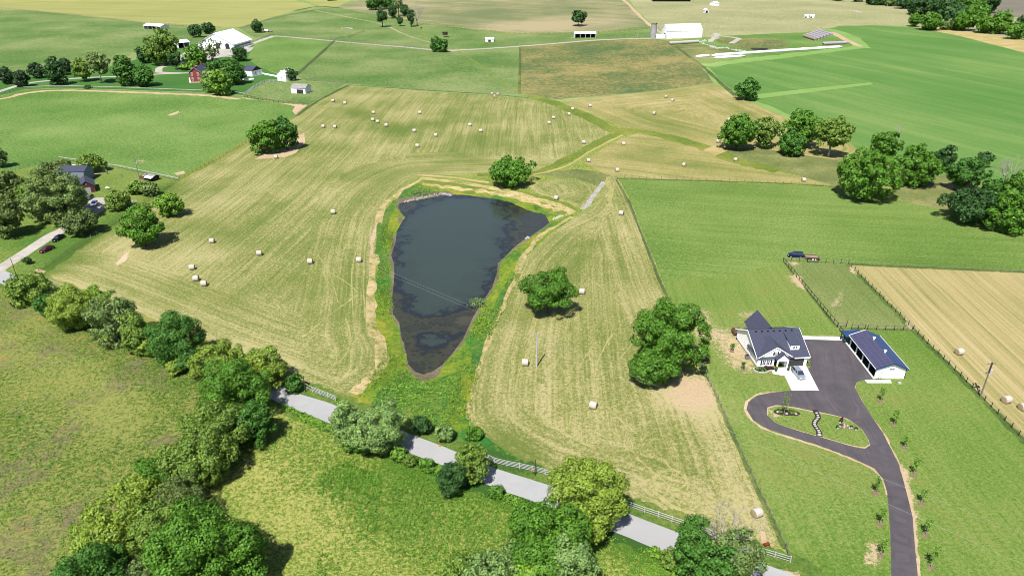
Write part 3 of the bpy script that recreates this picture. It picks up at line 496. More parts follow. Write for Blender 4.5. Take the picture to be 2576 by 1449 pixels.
# ------------------------------------------------------------------ one triangulation for the whole ground
def build_ground():
    rnd = random.Random(5)
    pts = []
    nr = 118; r0, r1 = 62.0, 7000.0
    for i in range(nr):
        r = r0 * (r1 / r0) ** (i / (nr - 1)); na = 170
        for j in range(na):
            a = R(-64 + 128 * (j + (i % 2) * .5 + rnd.uniform(-.15, .15)) / na)
            pts.append((r * math.sin(a), r * math.cos(a)))
    for a in range(0, 360, 15):
        for r in (20, 45, 200, 1500, 7600):
            if (a > 70 and a < 290) or r in (20, 45, 7600): pts.append((r * math.sin(R(a)) + .1, r * math.cos(R(a)) + .1))
    faces = []
    for rg in REG:
        b = len(pts); pts += [tuple(p) for p in rg[3]]; faces.append(list(range(b, len(pts))))
    edges = [(f[i], f[(i + 1) % len(f)]) for f in faces for i in range(len(f))]
    res = delaunay_2d_cdt([Vector(p) for p in pts], edges, [], 0, 1e-4)
    V, Fc = res[0], res[2]
    Va = np.array([(v.x, v.y) for v in V]); tri = np.array([f for f in Fc if len(f) == 3])
    cen = Va[tri].mean(axis=1); top = np.full(len(tri), -1)
    for r, rg in enumerate(REG):
        pl = np.array(rg[3]); lo_ = pl.min(axis=0); hi_ = pl.max(axis=0)
        c = np.where((cen[:, 0] > lo_[0]) & (cen[:, 0] < hi_[0]) & (cen[:, 1] > lo_[1]) & (cen[:, 1] < hi_[1]))[0]
        if len(c):
            k = inside(cen[c, 0], cen[c, 1], rg[3]); top[c[k]] = r
    Z = hf(Va[:, 0], Va[:, 1])
    # marks per vertex
    MK = np.zeros((len(Va), 3))
    for ch, amt, rad, pl in MARK:
        q = np.array(pl); l0 = q.min(axis=0) - 3 * rad; l1 = q.max(axis=0) + 3 * rad
        nb = np.where((Va[:, 0] > l0[0]) & (Va[:, 0] < l1[0]) & (Va[:, 1] > l0[1]) & (Va[:, 1] < l1[1]))[0]
        if not len(nb): continue
        d, _ = pdist(Va[nb, 0], Va[nb, 1], pl, False)
        MK[nb, ch] = np.maximum(MK[nb, ch], amt * np.exp(-(d / rad) ** 2))
    mats = []; midx = {}
    def mi(k):
        if k not in midx: midx[k] = len(mats); mats.append(k)
        return midx[k]
    groups = {}
    for fi in range(len(tri)):
        t = top[fi]; groups.setdefault('ground' if t < 0 else REG[t][1], []).append(fi)
    LAB = {'ground': 'ground', 'road': 'road', 'driveway': 'gravel_driveway', 'farm_lane': 'farm_lane', 'path': 'path', 'asphalt_drive': 'asphalt_driveway', 'concrete_pad': 'concrete_parking_pad', 'concrete_walk': 'concrete_walk', 'concrete_slab': 'concrete_slab', 'fire_pit_slab': 'fire_pit_slab'}
    for g, fl in groups.items():
        fl = np.array(fl); t = tri[fl]; used, inv = np.unique(t, return_inverse=True); inv = inv.reshape(t.shape)
        me = bpy.data.meshes.new(LAB[g])
        co = np.column_stack([Va[used], Z[used]])
        me.vertices.add(len(used)); me.vertices.foreach_set('co', co.ravel())
        me.loops.add(t.size); me.loops.foreach_set('vertex_index', inv.ravel().astype(np.int32))
        me.polygons.add(len(t)); me.polygons.foreach_set('loop_start', np.arange(0, t.size, 3, dtype=np.int32))
        me.update(calc_edges=True)
        keys = []; loc = {}; idx = np.zeros(len(fl), np.int32); flow = np.zeros((len(fl), 3, 3)); lo = np.array(MK[t])
        mask = np.ones((len(fl), 3, 4)); mask[:, :, :3] = lo
        regs = top[fl]
        for r in np.unique(regs):
            sel = np.where(regs == r)[0]
            X = Va[t[sel], 0]; Y = Va[t[sel], 1]
            if r < 0:
                cx = X.mean(axis=1); cy = Y.mean(axis=1)
                k = np.where(cy > 420, 2, np.where((cx < -95) & (cy > 150), 3, 1))
                for kk, key in ((0, 'meadow'), (1, 'meadow_r'), (2, 'plain'), (3, 'lawn')):
                    s2 = sel[k == kk]
                    if len(s2):
                        if key not in loc: loc[key] = len(keys); keys.append(key)
                        idx[s2] = loc[key]
                flow[sel, :, 0] = X; flow[sel, :, 1] = Y
                continue
            nm, ob, key, poly, fs = REG[r]
            if key not in loc: loc[key] = len(keys); keys.append(key)
            idx[sel] = loc[key]
            def dirc(a, b):
                dx, dy = b[0]-a[0], b[1]-a[1]; l = math.hypot(dx, dy); dx /= l; dy /= l
                al = (X-a[0])*dx + (Y-a[1])*dy
                ac = -(X-a[0])*dy + (Y-a[1])*dx
                return ac + 3.0 * np.sin(al / 55.0) * 1.0, al
            if fs is None: s_, t_ = X, Y
            elif fs[0] == 'dir': s_, t_ = dirc(fs[1], fs[2])
            elif fs[0] == 'edge': s_, t_ = pdist(X, Y, poly)
            elif fs[0] == 'line': s_, t_ = pdist(X, Y, fs[1], False)
            elif fs[0] == 'mixp':
                s1, t1 = dirc(fs[1][1], fs[1][2]); s2_, t2_ = pdist(X, Y, poly)
                m = (s2_.mean(axis=1) < fs[2] + 5 * np.sin(t2_.mean(axis=1) / 23))[:, None]
                s_ = np.where(m, s2_, s1 + 500); t_ = np.where(m, t2_, t1)
            elif fs[0] == 'mix':
                s1, t1 = dirc(fs[1][1], fs[1][2]); s2_, t2_ = pdist(X, Y, fs[3], False)
                m = (s2_.mean(axis=1) < fs[2] + 6 * np.sin(t2_.mean(axis=1) / 27))[:, None]
                s_ = np.where(m, s2_, s1 + 500); t_ = np.where(m, t2_, t1)
            flow[sel, :, 0] = s_; flow[sel, :, 1] = t_; flow[sel, :, 2] = r * 3.1
        a = me.attributes.new('flow', 'FLOAT_VECTOR', 'CORNER'); a.data.foreach_set('vector', flow.ravel())
        a = me.attributes.new('mask', 'FLOAT_COLOR', 'CORNER'); a.data.foreach_set('color', mask.ravel())
        for k in keys: me.materials.append(GM[k])
        me.polygons.foreach_set('material_index', idx); me.polygons.foreach_set('use_smooth', np.ones(len(fl), bool)); me.update()
        tag(link(LAB[g], me), kind='structure')
build_ground()
# pond water
def water():
    m, nt, N, L, b = newmat('pond_water')
    at = N.new('ShaderNodeAttribute'); at.attribute_name = 'shore'; tc = N.new('ShaderNodeTexCoord')
    n1 = N.new('ShaderNodeTexNoise'); n1.inputs['Scale'].default_value = .16; n1.inputs['Detail'].default_value = 9; n1.inputs['Roughness'].default_value = .68; L.new(tc.outputs['Object'], n1.inputs['Vector'])
    n2 = N.new('ShaderNodeTexNoise'); n2.inputs['Scale'].default_value = .8; n2.inputs['Detail'].default_value = 5; L.new(tc.outputs['Object'], n2.inputs['Vector'])
    a = N.new('ShaderNodeMath'); a.operation = 'MULTIPLY_ADD'; L.new(n1.outputs[0], a.inputs[0]); a.inputs[1].default_value = 3.0; L.new(at.outputs['Fac'], a.inputs[2])
    cr = N.new('ShaderNodeValToRGB'); e = cr.color_ramp.elements
    mr = N.new('ShaderNodeMapRange'); L.new(a.outputs[0], mr.inputs[0]); mr.inputs[1].default_value = .6; mr.inputs[2].default_value = 2.9; L.new(mr.outputs[0], cr.inputs[0])
    e[0].position = 0; e[0].color = S(82,96,88, 3.2); e[1].position = 1; e[1].color = S(98,94,80, 3.0)
    for p, c in ((.33, S(78,90,84,3.2)), (.40, S(58,64,72,3.2)), (.50, S(60,65,66,3.2)), (.56, S(80,80,66,3.2)), (.66, S(88,90,72,3.1)), (.72, S(66,70,64,3.2)), (.80, S(82,84,70,3.2)), (.87, S(74,76,68,3.1))):
        q = e.new(p); q.color = c
    mx = N.new('ShaderNodeMix'); mx.data_type = 'RGBA'; mx.blend_type = 'MULTIPLY'; mx.inputs[0].default_value = .35; L.new(cr.outputs[0], mx.inputs[6]); L.new(n2.outputs[1], mx.inputs[7])
    L.new(cr.outputs[0], b.inputs['Base Color'])
    b.inputs['Roughness'].default_value = .12; b.inputs['IOR'].default_value = 1.33
    bp = N.new('ShaderNodeBump'); bp.inputs['Strength'].default_value = .12; bp.inputs['Distance'].default_value = .02
    n3 = N.new('ShaderNodeTexNoise'); n3.inputs['Scale'].default_value = 1.6; n3.inputs['Detail'].default_value = 3; L.new(tc.outputs['Object'], n3.inputs['Vector']); L.new(n3.outputs[0], bp.inputs['Height']); L.new(bp.outputs[0], b.inputs['Normal'])
    DEEP = [plane(u, v, WZ) for u, v in [(1060,524),(1090,508),(1140,498),(1200,504),(1250,512),(1284,536),(1290,562),(1262,590),(1262,622),(1240,655),(1214,690),(1198,730),(1186,760),(1150,782),(1120,800),(1080,806),(1050,800),(1040,770),(1026,720),(1022,660),(1018,610),(1014,582),(1018,562)]]
    c = POND.mean(axis=0); out = [tuple(c + (p - c) * 1.012) for p in POND]
    xs = np.arange(POND[:, 0].min(), POND[:, 0].max(), 2.0); ys = np.arange(POND[:, 1].min(), POND[:, 1].max(), 2.5)
    g = [(x, y) for x in xs for y in ys]; gi = inside([p[0] for p in g], [p[1] for p in g], POND); g = [p for p, k in zip(g, gi) if k]
    res = delaunay_2d_cdt([Vector(p) for p in out + g], [], [list(range(len(out)))], 1, 1e-4)
    me = bpy.data.meshes.new('pond_water'); me.from_pydata([(v.x, v.y, WZ) for v in res[0]], [], res[2])
    X = np.array([v.x for v in res[0]]); Y = np.array([v.y for v in res[0]])
    dd, _ = pdist(X, Y, DEEP); ins = inside(X, Y, DEEP); sd_ = np.where(ins, -dd, dd)
    sh = np.clip(sd_ * .12 - .22, -1.6, .55)
    for ctr, rad, k in ((plane(1160,800,WZ), 7, .8), (plane(1080,812,WZ), 6, .7), (plane(1320,560,WZ), 14, .5), (plane(1100,850,WZ), 5, -.9)):
        sh = sh + k * np.exp(-((X-ctr[0])**2 + (Y-ctr[1])**2) / rad**2)
    a = me.attributes.new('shore', 'FLOAT', 'POINT'); a.data.foreach_set('value', sh)
    me.materials.append(m); me.update()
    tag(link('pond_water', me), kind='structure')
water()
# ================================================================== trees
BARK = vary('bark_grey_brown', S(120,108,96), amt=.35, scale=3, stretch=(1,1,.2), rough=.9)
BARKP = vary('bark_pale', S(196,190,180), amt=.2, scale=3, stretch=(1,1,.2), rough=.9)
LK = 1.5
LEAF = {
 'marsh': leafmat('leaf_marsh', S(140,176,66,1.9)), 
 'green': leafmat('leaf_green', S(92,140,46,LK)), 'deep': leafmat('leaf_deep_green', S(78,126,50,LK)), 'dark': leafmat('leaf_dark_green', S(64,102,52,LK)),
 'yellow': leafmat('leaf_yellow_green', S(140,168,66,LK)), 'lime': leafmat('leaf_lime', S(118,162,58,LK)), 'grey': leafmat('leaf_grey_green', S(120,146,82,LK)),
 'olive': leafmat('leaf_olive', S(116,148,62,LK)), 'brown': leafmat('leaf_brownish', S(102,124,66,LK)), 'pine': leafmat('needles_dark', S(56,84,50,LK)),
 'silver': leafmat('leaf_silvery', S(134,168,96,LK)), 'far': leafmat('leaf_far', S(72,112,62,LK)), 'plum': leafmat('leaf_plum', S(96,62,62,LK))}
def quads(name, cen, nor, size, mat, rng, asp=1.35, parent=None):
    """many small leaf clumps, one mesh"""
    n = len(cen)
    nor = nor / (np.linalg.norm(nor, axis=1)[:, None] + 1e-9)
    t = rng.normal(size=(n, 3)); t -= (t * nor).sum(1)[:, None] * nor; t /= (np.linalg.norm(t, axis=1)[:, None] + 1e-9)
    b = np.cross(nor, t); sz = size[:, None] * .5
    bend = nor * size[:, None] * .18
    k = rng.uniform(.55, 1.0, size=(4, n, 1))
    v = np.stack([cen - t * sz * asp * k[0] - b * sz * .35, cen + b * sz * -.9 * k[1] + bend, cen + t * sz * asp * k[2] + b * sz * .3, cen + b * sz * k[3] + bend], axis=1).reshape(-1, 3)
    me = bpy.data.meshes.new(name); me.vertices.add(4 * n); me.vertices.foreach_set('co', v.ravel())
    me.loops.add(4 * n); me.loops.foreach_set('vertex_index', np.arange(4 * n, dtype=np.int32))
    me.polygons.add(n); me.polygons.foreach_set('loop_start', np.arange(0, 4 * n, 4, dtype=np.int32)); me.update(calc_edges=True)
    a = me.attributes.new('rnd', 'FLOAT', 'FACE'); a.data.foreach_set('value', rng.uniform(size=n))
    me.materials.append(mat); me.update()
    return me
def crown(Rw, z0, z1, seed, ls, shape='round', dens=1.0, depth=None, lob=None, holes=.06):
    rng = np.random.default_rng(seed); hz_ = (z1 - z0) / 2; zc = (z0 + z1) / 2; Ry = depth or Rw * rng.uniform(.88, 1.02)
    Req = (Rw * Ry * hz_) ** (1/3); rl0 = lob or max(ls * 1.6, min(Req * .27, 1.7)); area_ = 4 * math.pi * Req * Req
    N = int(max(9, min(150, area_ / (rl0 * rl0 * 2.5))))
    i = np.arange(N) + .5; ph = np.arccos(1 - 2 * i / N); th = math.pi * (1 + 5 ** .5) * i + rng.uniform(0, 6)
    d = np.column_stack([np.cos(th) * np.sin(ph), np.sin(th) * np.sin(ph), np.cos(ph)]) + rng.normal(size=(N, 3)) * .16
    d /= np.linalg.norm(d, axis=1)[:, None]
    k3 = rng.normal(size=(4, 3)); ph3 = rng.uniform(0, 6, 4)
    und = sum(np.sin(d @ k3[q] * 2.0 + ph3[q]) for q in range(4)) / 4         # big uneven bulges
    rad = (1 + .34 * und) * rng.uniform(.70, 1.12, N)
    if shape == 'flat': d[:, 2] = np.where(d[:, 2] < 0, d[:, 2] * .7, d[:, 2])
    rr = np.ones(N)
    if shape == 'cone': rr = np.clip(1.25 - .95 * (d[:, 2] + 1) / 2, .12, 1)
    if shape == 'egg': rr = np.clip(1.12 - .45 * (d[:, 2] + 1) / 2, .3, 1.1)
    rl = rl0 * rng.uniform(.55, 1.35, N)
    C = np.column_stack([d[:, 0] * (Rw - rl0 * .7) * rad * rr, d[:, 1] * (Ry - rl0 * .7) * rad * rr, d[:, 2] * (hz_ - rl0 * .55) * rad])
    keep = rng.uniform(size=N) > holes; C, rl, d = C[keep], rl[keep], d[keep]; N = len(C)
    # inner lobes fill the body
    M = max(3, N // 4); q = rng.normal(size=(M, 3)); q /= np.linalg.norm(q, axis=1)[:, None]; q *= rng.uniform(.2, .6, (M, 1))
    C = np.vstack([C, q * [Rw, Ry, hz_]]); rl = np.concatenate([rl, rl0 * rng.uniform(1, 1.6, M)]); d = np.vstack([d, q])
    cen = []; nor = []
    for c, r, dd in zip(C, rl, d):
        n = int(dens * 2.3 * 4 * math.pi * r * r / (ls * ls * 1.0) * .5) + 3
        u = rng.normal(size=(n, 3)); u /= np.linalg.norm(u, axis=1)[:, None]; u[:, 2] *= .8
        flip = (u @ dd) < -.35; u[flip] *= -1
        cen.append(c + u * r * rng.uniform(.62, 1.08, (n, 1))); nor.append(u + rng.normal(size=(n, 3)) * .42 + [0, 0, .25])
    cen = np.vstack(cen); nor = np.vstack(nor); cen[:, 2] += zc
    cen = cen[cen[:, 2] > .15]; nor = nor[:len(cen)]
    return cen, nor, C + [0, 0, zc], rng
def limbs(mb, p0, p1, r0, r1, rnd, n=5, wob=.06, sides=6):
    p0 = Vector(p0); p1 = Vector(p1); L = (p1 - p0).length
    pts = [p0.lerp(p1, i / n) + Vector((rnd.uniform(-1, 1), rnd.uniform(-1, 1), rnd.uniform(-.4, .4))) * L * wob * (1 if 0 < i < n else 0) for i in range(n + 1)]
    mb.tube([tuple(p) for p in pts], [r0 + (r1 - r0) * i / n for i in range(n + 1)], sides); return pts
def branches(mb, p, d, L, r, depth, rnd, up=.12):
    q = p + d * L; pts = limbs(mb, p, q, r, r * .55, rnd, 3, .07, 5 if r > .05 else 3)
    if depth == 0: return
    for k in range(rnd.choice((2, 3, 3))):
        a = d.copy(); a += Vector((rnd.uniform(-1, 1), rnd.uniform(-1, 1), rnd.uniform(-.5, .7))) * .75; a.z += up; a.normalize()
        branches(mb, pts[-1] if k < 2 else pts[2], a, L * rnd.uniform(.55, .82), r * .6, depth - 1, rnd, up)
TREES = 0
def tree(cx, vt, vb, w, kind, label, cb=.10, shape='round', name='tree', group=None, push=.30, dens=1.0, dead=False, ls=None, trunkvis=False, cat='tree', holes=.12, lob=None):
    """cx, vt, vb, w: crown centre, top row, foot row and width as surveyed"""
    global TREES; TREES += 1; seed = TREES * 13 + 7
    bx = cx - (cx - UC) * ((vb - vt) * .5) / (4330 - vb)
    x, y = P(bx, vb); s = mpp(x, y); Wm = w * s; y += push * Wm; x *= y / (y - push * Wm)
    Ht = height_at(x, y + Wm * .12, vt + 1); z = gz(x, y); Ht = max(1.2, Ht - z); Wm = w * mpp(x, y, Ht * .5)
    rnd = random.Random(seed); D = math.hypot(y, H)
    e = empty(name, (x, y, z), 0, label, cat, group)
    ls = ls or max(.42, min(D / 330, Wm * .14))
    tm = MB(); r0 = max(.08, min(.75, Ht * .028))
    topz = Ht * (.72 if not dead else .55); fork = Ht * max(.10, cb * 1.1)
    if dead:
        limbs(tm, (0, 0, -.3), (0, 0, Ht * .5 if dead == 'part' else fork + Ht * .15), r0, r0 * .8, rnd, 4, .02, 7)
        for k in range(6):
            a = k * 1.1 + rnd.random(); branches(tm, Vector((0, 0, (Ht * .42 if dead == 'part' else fork) + Ht * .15 * rnd.random())), Vector((math.cos(a) * .7, math.sin(a) * .7, 1)).normalized(), Ht * .30, r0 * (.5 if dead != 'part' else .6), 4, rnd)
        tm.build('trunk', BARKP, e, smooth=True)
    if not dead or dead == 'part':
        cen, nor, LC, rng = crown(Wm / 2, Ht * cb, Ht * (1.0 if not dead else .62), seed, ls, shape, dens, holes=holes, lob=lob)
        if not dead:
            limbs(tm, (0, 0, -.3), (0, 0, fork), r0 * 1.1, r0 * .8, rnd, 3, .02, 8)
            idx = list(range(len(LC))); rnd.shuffle(idx)
            for k in idx[:7 if D > 350 else 14]:
                limbs(tm, (0, 0, fork * .95), tuple(LC[k] * [.9, .9, 1] ), r0 * .45, r0 * .08, rnd, 4, .05, 5)
            tm.build('trunk', BARKP if trunkvis else BARK, e, smooth=True)
        me = quads('crown', cen, nor, ls * rng.uniform(.6, 1.3, len(cen)), LEAF[kind], rng); link('crown', me, e)
    return e
G_HEDGE = 'trees along the country road'; G_WOOD = 'trees of the wood in the far corner'; G_GROVE = 'trees in the tree row of the foreground'
# lone trees in the hay fields
tree(672,300,392,88,'green','broad green tree at the left field edge, left half of the joined pair',.06)
tree(716,288,382,66,'deep','broad green tree at the left field edge, right half of the joined pair',.06)
tree(1285,393,476,104,'green','round green tree standing on the dam track just above the pond',.05)
tree(1380,674,800,138,'green','spreading green tree between the pond and the largest walnut tree',.12,'flat',push=.2,ls=.44,holes=.14)
tree(1686,748,955,184,'green','largest spreading tree of all, upper crown beside the east property fence',.08,push=.22,ls=.44)
tree(1646,868,974,134,'green','spreading tree joined below the largest tree, above the bare earth patch',.12,push=.1,ls=.44,holes=.1)
tree(355,518,630,98,'green','tall green tree in the left hay field above a strip of bare earth',.05)
tree(425,483,551,64,'lime','smaller light green tree in the left hay field near the homestead',.05)
tree(1880,196,255,58,'deep','single green tree on the edge of the bright green crop field',.08)
tree(1858,284,384,96,'green','leftmost tree of the clump on the scrubby pasture below the crop',.06)
tree(1930,296,378,54,'olive','narrow green tree second from the left in the scrubby pasture clump',.1)
tree(2018,278,376,90,'green','tall loose tree in the middle of the scrubby pasture clump',.12,holes=.15)
tree(1992,326,396,68,'deep','low dark tree in front of the tall loose tree in the clump',.04)
tree(2094,291,398,82,'olive','open crowned tree with a visible trunk at the right of the clump',.3,trunkvis=True,holes=.2,push=.1)
tree(2226,332,410,72,'green','green tree half hidden behind the very large round tree',.15)
tree(2190,368,516,162,'green','very large round tree at the corner of the east paddock fence',.02)
tree(2310,363,476,98,'green','green tree just right of the very large round tree',.05)
tree(2380,362,436,44,'dark','narrow dark tree standing in the crop behind the tree row',.08)
tree(2430,388,490,92,'deep','ragged green tree with bare twigs right of the narrow dark tree',.08,holes=.2)
tree(2478,380,425,40,'dark','small leaning crown at the top right of the ragged tree',.3)
tree(2540,402,500,66,'grey','bare grey dead tree standing at the right edge',.2,dead=True,name='dead_tree')
tree(2452,468,574,138,'dark','wide dark green tree over the scrub at the right edge',.03)
tree(2546,478,596,112,'green','bright green tree at the right edge of the paddock',.03)
tree(2500,446,508,56,'deep','low green tree at the foot of the bare dead tree, left side',.03)
tree(2566,424,520,62,'green','leafy tree behind the bare dead tree at the right edge',.03)
tree(2610,440,590,90,'deep','green tree cut by the right edge behind the bright green one',.05)
def snag():
    x, y = P(2247, 382); e = empty('dead_tree', (x, y, gz(x, y)), 0, 'thin bare dead trunk rising above the trees by the crop', 'tree')
    m = MB(); r = random.Random(3); h = height_at(x, y, 316); limbs(m, (0, 0, 0), (.6, 0, h), .45, .18, r, 6, .01)
    for k in range(6): limbs(m, (.5, 0, h * (.8 + k * .03)), (.5 + r.uniform(-2.5, 2.5), r.uniform(-2, 2), h * (.88 + k * .03)), .12, .04, r, 2, .05, 4)
    m.build('trunk', BARKP, e)
snag()
# homestead at the left
tree(-4,366,424,36,'grey','pale tree top at the very left edge above the homestead trees',.05)
tree(18,420,540,92,'brown','big brownish green tree at the left edge, upper one of two',.03)
tree(4,486,606,84,'brown','big brownish green tree at the left edge, lower one of two',.03)
tree(72,455,545,50,'olive','olive tree between the left edge trees and the big grey green one',.05)
tree(142,404,452,76,'brown','low brownish tree behind the homestead roof',.05)
tree(140,424,566,146,'grey','very wide grey green tree hiding the homestead house',.02,ls=.6)
tree(228,388,438,66,'olive','flat green tree behind the homestead house by the white fence',.05,'flat')
tree(202,526,598,86,'brown','low brownish tree over the gravel drive of the homestead',.06,'flat',holes=.15)
tree(297,480,533,56,'olive','round tree beside the parked cars in the homestead yard',.05)
tree(343,455,492,46,'olive','dark bush left of the pair under the utility pole',.02,name='bush',cat='bush')
tree(374,458,497,44,'grey','grey green bush right of the pair under the utility pole',.02,name='bush',cat='bush')
tree(70,646,664,17,'dark','tiny young tree between the gravel drive and the field fence',.3,push=0,ls=.44)
# farmstead at the top left
C_ = 'row of clipped dark trees along the farm lane'
tree(16,166,214,34,'pine','leftmost dark cone shaped tree by the farm lane',.03,'egg',group=C_)
tree(54,173,221,37,'pine','dark cone shaped tree at the lane, second from the left',.03,'egg',group=C_)
tree(89,154,199,38,'pine','dark cone shaped tree standing beyond the farm lane',.03,'egg',group=C_)
tree(136,145,218,44,'dark','tall dark tree left of a pair between lane and white fence',.03,'egg')
tree(163,145,190,32,'pine','dark cone tree right behind the tall dark one at the lane',.03,'egg')
tree(206,152,208,42,'olive','loose olive tree left of the pale open crowned one',.12)
tree(246,129,211,54,'grey','pale open crowned tree with leaning pale trunk by the lane',.3,trunkvis=True,holes=.2,push=.1)
tree(311,140,219,54,'deep','dense green tree right of the pale open crowned one',.03)
tree(359,161,221,56,'deep','spreading green tree at the white fence left of the brick house',.05,holes=.12)
tree(222,215,224,18,'dark','small dark bush against the white plank fence',0,name='bush',cat='bush')
tree(372,118,160,54,'dark','dark tree at the left foot of the biggest farmstead tree',.04)
tree(412,78,168,82,'olive','biggest tree of the farmstead, left of the open cart shed',.05)
tree(440,130,178,30,'dark','thin tree with visible stems in front of the gravel yard',.25,holes=.25)
tree(493,118,172,54,'green','bright leafy tree just above the brick house roof',.05)
tree(478,158,178,40,'lime','low bright tree left of the brick house chimney',.03)
tree(530,95,158,60,'brown','sparse twiggy tree in front of the big white barn',.2,holes=.5,dens=.28)
tree(491,58,96,32,'dark','dark round tree left of two behind the big white barn',.05)
tree(525,55,87,34,'dark','dark round tree right of two behind the big white barn',.05)
tree(646,51,84,28,'dark','round dark tree beside the farm wagon',.08)
tree(601,116,156,34,'dark','spiky dark tree at the corner of the big white barn',.08)
tree(524,172,236,42,'silver','silvery green tree at the right side of the brick house',.03)
tree(585,150,216,58,'deep','dense green tree between the brick house and the white garage',.03)
tree(548,150,200,60,'deep','dark tree top directly behind the bright round tree',.05)
tree(551,176,243,62,'lime','bright round tree in front of the brick house at the white fence',.02)
tree(731,172,205,28,'dark','dark round tree beside the little white outbuilding',.02)
# northern field trees
tree(943,-14,27,46,'deep','dense green tree cut by the top edge',.1)
tree(972,-16,25,34,'deep','dark green tree cut by the top edge, right of the dense one',.1)
tree(961,20,70,26,'dark','tall narrow tree with a bare foot, leftmost of the northern group',.3)
tree(987,8,48,22,'dark','narrow dark tree in the middle of the northern group',.1)
tree(1001,-14,42,22,'grey','thin pale tree with many dead twigs in the northern group',.3,holes=.4,dens=.5)
tree(1017,8,43,20,'dark','small dark tree at the back of the northern group',.1)
tree(1006,40,67,16,'dark','small tree alone on a bare patch in the northern group',.2)
tree(1034,24,69,18,'dark','narrow tree beside the dead one at the right of the northern group',.2)
tree(1048,16,66,14,'grey','dead thin tree at the right end of the northern group',.2,dead=True,name='dead_tree')
tree(1455,27,68,36,'dark','single bluish green tree with bare foot on the dry grey field',.25,holes=.15)
tree(1094,92,132,24,'deep','left part of the round tree standing at the farm lane',.03)
tree(1112,96,133,28,'deep','round dark tree standing right at the farm lane',.03)
tree(835,-6,3,26,'dark','low dark tree strip at the top edge above the yellow field',.03)
# wood at the top right
for i, (cx, vt, vb, w, k) in enumerate([(2110,-18,4,28,'far'),(2160,-20,6,30,'dark'),(2205,-14,14,55,'dark'),(2245,-10,17,30,'grey'),(2283,-14,24,55,'dark'),(2330,-18,40,75,'dark'),(2376,-12,50,66,'dark'),(2428,-14,46,70,'green'),(2480,-18,34,66,'dark'),(2405,10,62,54,'far'),(2460,10,64,60,'green'),
        (2304,33,69,28,'green'),(2343,30,79,56,'green'),(2387,50,77,40,'grey'),(2432,24,80,60,'green'),(2484,38,86,54,'green'),(2521,28,88,50,'green'),(2556,62,101,46,'green'),(2582,28,92,40,'far'),(2630,40,110,60,'green'),(2530,-24,-4,60,'far'),(2600,-26,-6,60,'far')]):
    LB = {0:'small dark tree at the left end of the far wood, cut by the top edge',2:'wide dark tree at the top edge left of the main wood',3:'grey green tree between two dark ones at the top edge',4:'wide dark tree with pale stems at the top edge',5:'dark tall tree at the left front corner of the far wood',11:'small green tree at the front left of the far wood',12:'bright rounded tree at the front edge of the far wood, touching the crop',13:'greyish low tree at the front of the far wood',15:'tree at the front of the far wood left of a dry gap',16:'loose green tree right of the dry gap in the far wood',17:'rightmost tree at the front of the far wood',1:'low dark tree second from the left end of the far wood',6:'dark tree with bare pale twigs behind the front corner of the far wood',7:'tall tree at the top edge in the middle of the far wood',8:'dark tree in front of the dark soil field at the top edge',9:'bluish tree in the second line of the far wood',10:'green tree in the second line of the far wood, right of the bluish one',14:'full green tree at the front middle of the far wood',18:'bluish tree behind the rightmost front tree of the far wood',19:'tree cut by the right edge at the end of the far wood',20:'tree top at the top edge above the dark soil field',21:'tree top at the very corner above the dark soil field'}
    tree(cx, vt, vb, w, k, LB[i], .03, group=G_WOOD, name='tree')
# row along the road and foreground grove
tree(72,684,772,108,'olive','brownish green tree at the junction of drive and road',.02,group=G_HEDGE)
tree(50,690,745,60,'grey','pale leafed tree behind the junction tree at the left',.05,group=G_HEDGE)
tree(118,738,800,56,'deep','low green bush on the meadow side of the junction tree',0,group=G_HEDGE,name='bush',cat='bush')
tree(188,717,842,128,'yellow','bright yellow green tree, first in the roadside row',.02,group=G_HEDGE,ls=.40)
tree(232,722,800,76,'lime','light green tree behind the first bright roadside tree',.05,group=G_HEDGE)
tree(288,742,878,112,'grey','sparse greyish tree in the roadside row',.02,group=G_HEDGE,holes=.2,dens=.75)
tree(345,790,902,84,'olive','olive tree between the sparse grey and the dark pointed tree',.02,group=G_HEDGE)
tree(440,780,940,150,'deep','dense dark pointed tree, tallest of the roadside row',.02,'egg',group=G_HEDGE,ls=.40)
tree(372,838,902,56,'yellow','small yellow tree at the left side of the dark pointed tree',.02,group=G_HEDGE)
tree(440,895,938,52,'yellow','small bright yellow shrub at the foot of the dark pointed tree',.0,group=G_HEDGE,push=0,name='shrub',cat='shrub')
tree(552,862,960,136,'yellow','yellow green tree right of the dark pointed tree',.02,group=G_HEDGE,ls=.40)
tree(668,876,988,104,'yellow','yellow green tree leaning over the road',.08,group=G_HEDGE,ls=.40)
tree(738,940,992,44,'deep','dark small tree at the white gate fence by the road',.05,group=G_HEDGE)
tree(585,905,1075,176,'green','big dense green tree where the tree row meets the road',.02,group=G_GROVE,ls=.37)
tree(548,1005,1160,164,'olive','light olive tree below the big dense one',.02,group=G_GROVE,ls=.37)
tree(640,1010,1130,110,'deep','dark shaded tree on the right side of the grove by the road',.02,group=G_GROVE)
tree(500,1085,1240,170,'olive','wide yellowish tree in the middle of the grove',.02,group=G_GROVE,ls=.37)
tree(388,1155,1245,110,'green','bright green tree on the meadow side of the grove',.02,group=G_GROVE,ls=.37)
tree(346,1195,1290,110,'yellow','pale yellow green tree at the left border of the grove',.02,group=G_GROVE,ls=.37)
tree(450,1205,1345,150,'brown','open crowned greyish tree showing pale stems',.12,group=G_GROVE,ls=.37,holes=.25,trunkvis=True,dens=.7)
tree(300,1255,1430,190,'yellow','large yellow green tree at the lower left of the grove',.02,group=G_GROVE,ls=.36)
tree(405,1265,1440,130,'olive','olive tree between the large yellow and the large green one',.02,group=G_GROVE,ls=.36)
